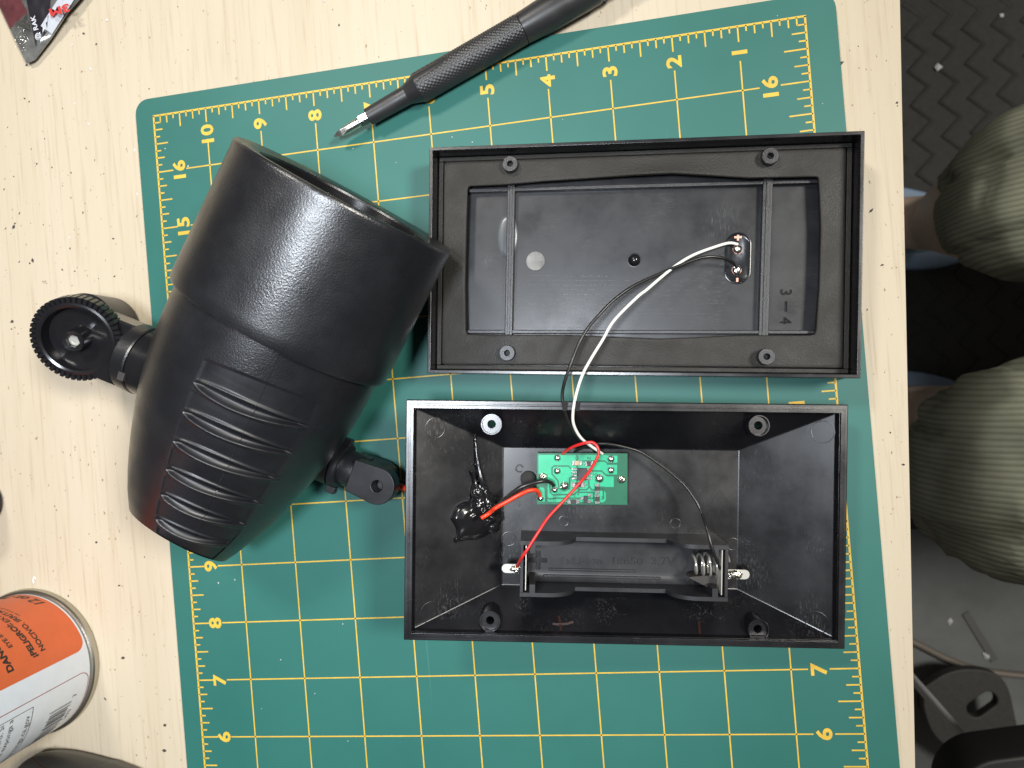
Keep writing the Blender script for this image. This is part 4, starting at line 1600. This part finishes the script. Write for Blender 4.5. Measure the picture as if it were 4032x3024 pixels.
# lower white field: thin red frame, barcode and small print
tA, hA = cyl(0, 2830)
tB, hB = cyl(330, 2662)
tb0, _ = cyl(230, 2700)
fr = []
hb1 = cyl(343, 2700)[1]
for k in range(13):
    a = R_(90 * k / 12)
    fr.append((tb0 - (5.0 - 5.0 * math.cos(a)) / RB * 1.0, 0))
path = [(tb0, h) for h in [150 - 6 * i for i in range(24) if 150 - 6 * i > hb1 + 5]]
path += [(tb0 - (5 - 5 * math.cos(R_(90 * k / 12))) / RB, hb1 + 5 - 5 * math.sin(R_(90 * k / 12))) for k in range(13)]
path += [(tb0 - 5 / RB - .02 * k, hb1) for k in range(1, 50)]
vv, ff = [], []
for i, (t, h) in enumerate(path):
    q = path[min(i + 1, len(path) - 1)]
    p = path[max(i - 1, 0)]
    d = Vector(((q[0] - p[0]) * RB, q[1] - p[1])).normalized()
    for s in (-.17, .17):
        vv.append(con(t - d.y * s / RB, h + d.x * s, .08))
ff = [(2 * i, 2 * i + 1, 2 * i + 3, 2 * i + 2) for i in range(len(path) - 1)]
mesh_obj('frame_line', vv, ff, M_line, cn, smooth=False)
# barcode: bars run up the can
tbc, hbc = cyl(275, 2763)
print('barcode', tbc, hbc, 'frame', tb0, hb1)
bc_ = MB()
t = tbc
for k, wd in enumerate([.35, .3, .5, .3, .9, .35, .3, .6, 1.1, .3, .4, .8, .3, .5, .35, .9, .3, .3, .7, .4, 1.0, .3, .5, .3, .8, .35]):
    hi = hbc + (10.5 if k % 5 else 11.5)
    lo = hbc + (0 if k > 2 else -1.0)
    q = [con(t, lo, .08), con(t - wd * .8 / RB, lo, .08), con(t - wd * .8 / RB, hi, .08), con(t, hi, .08)]
    bc_.add(q, [(0, 1, 2, 3)])
    t -= (wd * .8 + random.choice([.3, .35, .6, .9])) / RB
bc_.build('barcode', M_print, cn, smooth=False)


def can_text2(s, t0, h0_, hgt, mt=M_print, bold=0, nm='small_print'):
    """print whose end is at angle t0 (reads towards increasing angle)"""
    v, f = text_mesh(s, hgt, bold=bold)
    x1 = max(q[0] for q in v)
    MB().add([con(t0 + (q[0] - x1) / RB, h0_ + q[1], .10) for q in v], f).build(nm, mt, cn, smooth=False)


can_text2('3', tbc + 2.6 / RB, hbc - 3.0, 2.2)
can_text2('1470', tbc - 5 / RB, hbc - 3.2, 2.2)
tg, hg = cyl(118, 2815)
can_text2('www.P65Warnings.ca.gov', tg, hg, 2.6)
tg2, hg2 = cyl(52, 2832)
can_text2('nuare ni exponga a', tg2, hg2, 2.4)
tg3, hg3 = cyl(25, 2850)
can_text2('aire puro. Si', tg3, hg3 + 1.0, 2.4)
tq, hq = cyl(132, 2782)
vv = [con(tq, 120, .09), con(tq - .25 / RB, 120, .09), con(tq - .25 / RB, hq, .09), con(tq, hq, .09)]
ff = [(0, 1, 2, 3)]
for k in range(40):
    t0_ = tq - .03 * k
    vv += [con(t0_, hq, .09), con(t0_ - .03, hq, .09), con(t0_ - .03, hq + .3, .09), con(t0_, hq + .3, .09)]
    ff.append(tuple(range(4 + 4 * k, 8 + 4 * k)))
mesh_obj('box_line', vv, ff, M_print, cn, smooth=False)

# ================================================================ FOIL BAG
BGM = T(0, 0, 0)
bg = thing('foil_bag', 'crumpled grey shielding bag corner with red print and white tape inside', 'bag')
edgeL = [(-260, -420), (-130, -170), (0, 35), (52, 145), (105, 252)]
edgeR = [(620, -420), (430, -160), (318, -5), (268, 52), (205, 150), (140, 236)]


def along(pts, t):
    L = [0]
    for a, b_ in zip(pts, pts[1:]):
        L.append(L[-1] + math.hypot(b_[0] - a[0], b_[1] - a[1]))
    s = t * L[-1]
    for i in range(len(pts) - 1):
        if s <= L[i + 1] or i == len(pts) - 2:
            q = (s - L[i]) / (L[i + 1] - L[i])
            return (pts[i][0] + (pts[i + 1][0] - pts[i][0]) * q, pts[i][1] + (pts[i + 1][1] - pts[i][1]) * q)


def bag_h(s, t):
    lift = 1.2 + 9.0 * (math.sin(math.pi * min(1, max(0, s)))) ** .8 * max(0, 1 - t) ** .7 + 3.5 * s * (1 - t) + 1.2
    return lift


nu, nv = 60, 90
rows = []
for j in range(nv + 1):
    t = j / nv
    a, b_ = along(edgeL, t), along(edgeR, t)
    row = []
    for i in range(nu + 1):
        s = i / nu
        u, v_ = a[0] + (b_[0] - a[0]) * s, a[1] + (b_[1] - a[1]) * s
        h = bag_h(s, t)
        h += .9 * abs(noise.noise(Vector((u * .012, v_ * .009, 1)))) * math.sin(math.pi * s) + .35 * noise.noise(Vector((u * .035, v_ * .02, 5))) * math.sin(math.pi * s)
        p = at(u, v_, h - 2)
        row.append(p)
    rows.append(row)
vv = [p for r in rows for p in r]
ff, fi = [], []
for j in range(nv):
    for i in range(nu):
        k = j * (nu + 1) + i
        ff.append((k, k + 1, k + nu + 2, k + nu + 1))
        s, t = i / nu, j / nv
        fi.append(1 if (s < .36 + .10 * math.sin(t * 9) and t < .80 - s * .25) else 0)
bo_ = mesh_obj('bag_film', vv, ff, None, bg, angle=2, mats=[M_film, M_maroon], fm=fi)
sd = bo_.modifiers.new('solid', 'SOLIDIFY')
sd.thickness = .12 * MM


def bag_pt(u, v, off):
    """point just above the bag skin seen at a pixel"""
    best = None
    z = 4
    for _ in range(3):
        p = at(u, v, z)
        dmin = 1e9
        for r in rows[::2]:
            for q in r[::2]:
                d2 = (q.x - p.x) ** 2 + (q.y - p.y) ** 2
                if d2 < dmin:
                    dmin, best = d2, q
        z = best.z + off
    return at(u, v, z)


def bag_patch(pts, nm, mt, off, n=10):
    (a, b_, c_, d_) = pts
    zc = [bag_pt(*q, off).z for q in pts]
    g_ = []
    for j in range(n + 1):
        r = []
        for i in range(n + 1):
            s, t = i / n, j / n
            u = (a[0] * (1 - s) + b_[0] * s) * (1 - t) + (d_[0] * (1 - s) + c_[0] * s) * t
            v_ = (a[1] * (1 - s) + b_[1] * s) * (1 - t) + (d_[1] * (1 - s) + c_[1] * s) * t
            zz_ = (zc[0] * (1 - s) + zc[1] * s) * (1 - t) + (zc[3] * (1 - s) + zc[2] * s) * t
            r.append(at(u, v_, max(zz_, bag_pt(u, v_, off * .4).z)) if off > .7 else bag_pt(u, v_, off))
        g_.append(r)
    m = MB()
    m.loft(g_, False, False, False)
    return m.build(nm, mt, bg, angle=2)


bag_patch([(92, -60), (205, -60), (180, 152), (140, 182)], 'dark_label', M_labeld, .35)
bag_patch([(226, 0), (298, -12), (205, 134), (160, 102)], 'white_tape', M_tape, .8)
bag_patch([(100, 62), (112, 95), (118, 122), (72, 95)], 'crease_glint', M_steel, .5, 6)  # bright steel patch stands in for a highlight on the film


def bag_text(s, p0, p1, hpx, nm, mt, bold, off):
    """text whose baseline runs from pixel p0 to p1"""
    v, f = text_mesh(s, 1.0, bold=bold)
    x0, x1, y0, y1 = bbox(v)
    dx_, dy_ = (p1[0] - p0[0]), (p1[1] - p0[1])
    L = math.hypot(dx_, dy_)
    ex, ey = dx_ / L, dy_ / L
    nx_, ny_ = ey, -ex
    k = L / (x1 - x0)
    zt_ = max(bag_pt(p0[0] + ex * t * L + nx_ * w_ * hpx, p0[1] + ey * t * L + ny_ * w_ * hpx, off).z for t in (0, .5, 1) for w_ in (0, .5, 1))
    MB().add([at(p0[0] + ex * q[0] * k + nx_ * q[1] * hpx, p0[1] + ey * q[0] * k + ny_ * q[1] * hpx, zt_) for q in v], f).build(nm, mt, bg, smooth=False)


bag_text('3M', (268, 14), (192, 38), 30, 'tape_print', M_tred, .04, 1.0)
bag_text('RAK', (150, 116), (136, 60), 18, 'label_print', M_wht, .02, .8)
for r0 in (10, 5):
    P = [bag_pt(150 + r0 * math.cos(R_(a)), 144 + r0 * 1.3 * math.sin(R_(a)), .8) for a in range(0, 361, 30)]
    MB().tube(P, .22, 6).build('label_logo', M_wht, bg)
# loose pieces of sparkle in the sealed corner
spk = MB()
for _ in range(60):
    u, v_ = random.gauss(86, 14), random.gauss(155, 22)
    if u > 60 and u < 125:
        p = bag_pt(u, v_, .25)
        crumb(spk, p, random.uniform(.12, .32), 1)
spk.build('sealed_corner_texture', M_steel, bg, smooth=False)

# ================================================================ SMALL THINGS AT THE EDGES
bc0 = at(-62, 1976, -2)
BTM = T(bc0.x, bc0.y, -2)
bt = thing('small_jar', 'dark round jar with white top cut off at the left edge', 'jar', BTM)
MB().lathe([(9.5, 0), (10.8, 1), (10.9, 16), (10.0, 18)], 64).build('jar_body', M_gloss, bt)
MB().lathe([(10.0, 18.2), (10.2, 18.6), (10.2, 27), (9.6, 27.8)], 64).build('jar_collar', M_dark, bt)
MB().lathe([(9.2, 27.6), (9.2, 28.6), (8.6, 29)], 48).build('white_top', M_white, bt)

dv = thing('black_device', 'rounded black device with a seam cut off at the bottom left', 'device')
# flattened rounded body seen end-on at the frame edge
ol = [(40, 3080), (72, 3030), (110, 2988), (150, 2975), (220, 2978), (290, 2991), (385, 3016), (440, 3030), (560, 3090), (640, 3240), (600, 3420), (380, 3480), (150, 3420), (50, 3260)]
olp = spline(ol_ := [(*p, 0) for p in ol] + [(*ol[0], 0)], 6)[:-1]
cU, cV = 320, 3220
rgs = []
for (s, z) in ((.80, -2), (.93, 0), (1.0, 6), (1.0, 11), (.965, 16), (.88, 19.5), (.7, 21.5), (.4, 22.5), (.05, 22.8)):
    rgs.append([at(cU + (p.x - cU), cV + (p.y - cV), 9) for p in olp])
    cxy = at(cU, cV, 9)
    rgs[-1] = [Vector((cxy.x + (q.x - cxy.x) * s, cxy.y + (q.y - cxy.y) * s, z)) for q in rgs[-1]]
MB().loft(rgs).build('device_body', M_dev, dv, angle=1.2)
a, b_ = at(128, 2984, 16.5), at(190, 3030, 21)
MB().tube([a, (a + b_) / 2 + Vector((0, 0, .5)), b_], .35, 8).build('seam_line', M_ink, dv)

# ================================================================ UNDER AND BESIDE THE BENCH
# rubber floor mat with zigzag tread
r0, r1 = at(3300, -250, FZ + 8), at(4300, 2140, FZ + 8)
rm_ = thing('rubber_mat', 'black rubber floor mat with zigzag tread under the feet', 'floor mat')
xa_, xb_, ya_, yb_ = 60, 640, 470, at(3700, 2080, FZ + 8).y
MB().box(((xa_ + xb_) / 2, (ya_ + yb_) / 2, FZ + 4), (xb_ - xa_, ya_ - yb_, 8)).build('mat_base', M_rub, rm_, smooth=False, bevel=2)
zz = MB()
xk = xa_ + 14
while xk < xb_ - 30:
    pts = []
    y, k = yb_ + 15, 0
    while y < ya_ - 15:
        pts.append((xk + (22 if k % 2 else 0), y, FZ + 4.9))
        y += 22
        k += 1
    zz.tube(pts, 5.2, 8)
    xk += 34
zz.build('zigzag_tread', M_rub, rm_, angle=1)

# ---- seated person (only legs and hem are near the frame)
pe = thing('person', 'seated person in olive ribbed trousers and blue grey slippers', 'person')


def skin_mesh(name, pts, edges, mt, parent, root=0, sub=2, dispf=None):
    me = bpy.data.meshes.new(name)
    me.from_pydata([(p[0] * MM, p[1] * MM, p[2] * MM) for p in pts], edges, [])
    o = bpy.data.objects.new(name, me)
    COL.objects.link(o)
    sk = o.modifiers.new('skin', 'SKIN')
    sk.use_smooth_shade = True
    for i, p in enumerate(pts):
        d = me.skin_vertices[0].data[i]
        d.radius = (p[3] * MM, (p[4] if len(p) > 4 else p[3]) * MM)
        d.use_root = (i == root)
    ss = o.modifiers.new('sub', 'SUBSURF')
    ss.levels = ss.render_levels = sub
    bpy.context.view_layer.update()
    me2 = bpy.data.meshes.new_from_object(o.evaluated_get(bpy.context.evaluated_depsgraph_get()))
    bpy.data.objects.remove(o)
    if dispf:
        for q in me2.vertices:
            q.co += q.normal * dispf(q.co / MM) * MM
    me2.materials.clear()
    me2.materials.append(mt)
    me2.polygons.foreach_set('use_smooth', [True] * len(me2.polygons))
    o = bpy.data.objects.new(name, me2)
    COL.objects.link(o)
    o.parent = parent
    return o


k1, k2 = at(4075, 765, -250), at(4085, 1845, -185)
an1, an2 = at(3690, 880, -615), at(3700, 1625, -615)
hip = Vector((520, (k1.y + k2.y) / 2 - 10, -210))
h1, h2 = hip + Vector((0, 95, 0)), hip + Vector((0, -95, 0))


def mid(a, b_, t):
    return a + (b_ - a) * t


def row(p, r, r2=None):
    return (p.x, p.y, p.z, r, r2 or r)


ft1, ft2 = an1 + Vector((-95, 30, -62)), an2 + Vector((-95, 10, -62))
bp = [row(hip, 95), row(h1, 78), row(mid(h1, k1, .55), 66), row(k1, 52), row(mid(k1, an1, .4), 50), row(an1, 34), row(mid(an1, ft1, .5) + Vector((0, 0, -6)), 34), row(ft1, 24),
      row(h2, 78), row(mid(h2, k2, .55), 66), row(k2, 52), row(mid(k2, an2, .4), 50), row(an2, 34), row(mid(an2, ft2, .5) + Vector((0, 0, -6)), 34), row(ft2, 24), row(hip + Vector((30, 0, 150)), 100)]
be = [(0, 1), (1, 2), (2, 3), (3, 4), (4, 5), (5, 6), (6, 7), (0, 8), (8, 9), (9, 10), (10, 11), (11, 12), (12, 13), (13, 14), (0, 15)]
skin_mesh('body', bp, be, M_skin, pe)


def folds(p):
    d = 5.0 * noise.noise(Vector((p.x * .012, p.y * .03, p.z * .012))) + 3.2 * noise.noise(Vector((p.x * .02, p.y * .09, p.z * .03))) + 1.5 * noise.noise(p * .05)
    # creases running along the shin and across the bent knee
    for (c0, c1, w_, a_) in ((k1.y + 30, k1.x - 10, 3.2, -3.5), (k1.y - 22, k1.x + 8, 3.0, -3.0), (k2.y + 26, k2.x - 20, 3.2, -3.5), (k2.y - 34, k2.x + 5, 3.0, -3.2)):
        q = p.y - c0 - .18 * (p.x - c1) - 3 * math.sin(p.x * .05)
        d += 1.7 * a_ * math.exp(-(q / w_) ** 2) - .8 * a_ * math.exp(-((q - 9) / 5) ** 2)
    for c in (k1.x + 18, k2.x - 14):
        q = p.x - c - .12 * (p.y - k2.y)
        d += 2.2 * math.exp(-((q) / 2.2) ** 2) - 2.0 * math.exp(-((q - 5) / 2.0) ** 2)
    return d


hm1, hm2 = mid(k1, an1, .36) + Vector((14, 0, 0)), at(3830, 1885, -370)
tp = [row(hip, 112), row(h1, 96), row(mid(h1, k1, .6), 86), row(k1, 71), row(mid(k1, hm1, .5), 64), row(hm1, 54), row(h2, 96), row(mid(h2, k2, .6), 88), row(k2, 79), row(mid(k2, hm2, .5), 75), row(hm2, 62)]
te = [(0, 1), (1, 2), (2, 3), (3, 4), (4, 5), (0, 6), (6, 7), (7, 8), (8, 9), (9, 10)]
skin_mesh('trousers', tp, te, M_trou, pe, sub=4, dispf=folds)
sp_ = [row(hip + Vector((25, 0, 40)), 124), row(hip + Vector((40, 0, 140)), 120), row(hip + Vector((50, 0, 250)), 125)]
skin_mesh('shirt', sp_, [(0, 1), (1, 2)], M_navy, pe, sub=2)
for (an, ft) in ((an1, ft1), (an2, ft2)):
    hl_ = an + Vector((40, -6, -70))
    sl_ = skin_mesh('slipper', [row(hl_, 38, 24), row(mid(hl_, ft, .45) + Vector((0, 0, -8)), 46, 20), row(mid(hl_, ft, .8), 52, 32), row(ft + Vector((-40, 12, -4)), 44, 28)], [(0, 1), (1, 2), (2, 3)], M_slip, pe)
    P = []
    d = (ft - hl_)
    d.z = 0
    d.normalize()
    nn = Vector((-d.y, d.x, 0))
    for k in range(40):
        a = 2 * math.pi * k / 40
        c = mid(hl_, ft, .55)
        P.append((c.x + d.x * 118 * math.cos(a) + nn.x * 52 * math.sin(a), c.y + d.y * 118 * math.cos(a) + nn.y * 52 * math.sin(a)))
    MB().prism(P, FZ + 9.5, FZ + 26).build('sole', M_sole, sl_, bevel=4)

# ---- stool at the lower right
sz = -250
sc0 = at(4275, 3335, sz)
st_ = thing('stool', 'dark padded stool with chrome leg at the lower right corner', 'stool')
SW = (at(4130, 3260, sz) - at(3735, 3100, sz)).length * .92
ry = Matrix.Rotation(R_(8), 4, 'Z')
pts0 = [T(sc0.x, sc0.y, 0) @ ry @ Vector((*p, 0)) for p in rrect(78, 68, 34, n=10)]


def scale_ring(s, z):
    return [(sc0.x + (p.x - sc0.x) * s, sc0.y + (p.y - sc0.y) * s, z) for p in pts0]


MB().loft([scale_ring(.92, sz - 45), scale_ring(1, sz - 38), scale_ring(1.0, sz - 8), scale_ring(.97, sz)]).build('seat_rim', simple('black_seat_rim', (.008, .008, .008), .6), st_, bevel=2)
MB().loft([scale_ring(.87, sz - 6), scale_ring(.86, sz + 2), scale_ring(.80, sz + 7), scale_ring(.6, sz + 9), scale_ring(.1, sz + 10)]).build('seat_cushion', M_stool, st_, angle=2)
la, lb = at(3905, 3030, sz - 20), at(3560, 2635, -420)
MB().tube([la, lb, lb + (lb - la) * 1.35], 3.9, 16).build('leg', M_chrome, st_)
q = Vector((sc0.x + 60, sc0.y - 30, sz - 40))
MB().tube([q, q + Vector((330, -150, FZ - q.z))], 8, 16).build('leg', M_chrome, st_)

# ---- dark plastic base plate with an oval slot on the floor
bz = FZ + 60
cpl = MB()
outp = [at(u, v_, bz) for u, v_ in ((3640, 2705), (3720, 2655), (3800, 2635), (3900, 2645), (3960, 2690), (3990, 2780), (4010, 2960), (3900, 3060), (3700, 2920), (3640, 2800))]
o2 = [(p.x, p.y) for p in spline(outp + [outp[0]], 5)[:-1]]
slc = at(3868, 2775, bz)
ang = math.atan2(at(3910, 2745, bz).y - at(3825, 2805, bz).y, at(3910, 2745, bz).x - at(3825, 2805, bz).x)
bm = bmesh.new()
hole = [Matrix.Rotation(ang, 4, 'Z') @ Vector((*p, 0)) for p in rrect(19, 9.5, 9, n=6)]
ov = [bm.verts.new((*p, bz)) for p in o2]
hv = [bm.verts.new((slc.x + p.x, slc.y + p.y, bz)) for p in hole]
es = [bm.edges.new((ov[i], ov[(i + 1) % len(ov)])) for i in range(len(ov))] + [bm.edges.new((hv[i], hv[(i + 1) % len(hv)])) for i in range(len(hv))]
bmesh.ops.triangle_fill(bm, edges=es, use_beauty=True)
r_ = bmesh.ops.extrude_face_region(bm, geom=list(bm.faces))
bmesh.ops.translate(bm, vec=(0, 0, -14), verts=[e for e in r_['geom'] if isinstance(e, bmesh.types.BMVert)])
bm.verts.index_update()
cpl.add([tuple(v_.co) for v_ in bm.verts], [tuple(x.index for x in fa.verts) for fa in bm.faces])
bm.free()
pl_ = thing('floor_bracket', 'dark plastic plate with an oval slot on the floor by the stool', 'plate')
cpl.build('plate', M_dark, pl_, smooth=False, bevel=2)
c = at(3760, 2850, bz)
MB().lathe([(20, FZ + .2), (16, FZ + 10), (14, bz - 14.2)], 24, T(c.x, c.y, 0)).build('pedestal', M_dark, pl_)

P = spline([at(u, v_, FZ + 5) for u, v_ in ((3480, 2480), (3610, 2535), (3720, 2590), (3830, 2632), (3920, 2648), (4032, 2660), (4200, 2668))], 8)
tag(MB().tube(P, 4.5, 10).build('floor_cable', simple('tan_cable', (.14, .12, .10), .5), angle=2), 'dull tan cable lying across the grey concrete floor', 'cable')
a, b_ = at(3800, 2412, FZ), at(3915, 2600, FZ)
d = b_ - a
tag(MB().box(((a.x + b_.x) / 2, (a.y + b_.y) / 2, FZ + 1.0), (d.length, 9, 2), rz=math.atan2(d.y, d.x)).build('floor_strip', simple('grey_strip', (.09, .09, .09), .8), smooth=False), 'thin grey strip lying diagonally on the concrete floor', 'strip')
wb_ = MB()
for (u, v_, s) in ((3740, 2445, 4), (3885, 2585, 5), (3690, 265, 5), (3944, 62, 3)):
    crumb(wb_, at(u, v_, FZ + (10 if v_ < 2000 else 0)), s, 1.2)
o = wb_.build('floor_scraps', simple('pale_scraps', (.5, .5, .52), .8), smooth=False)
o['kind'] = 'stuff'
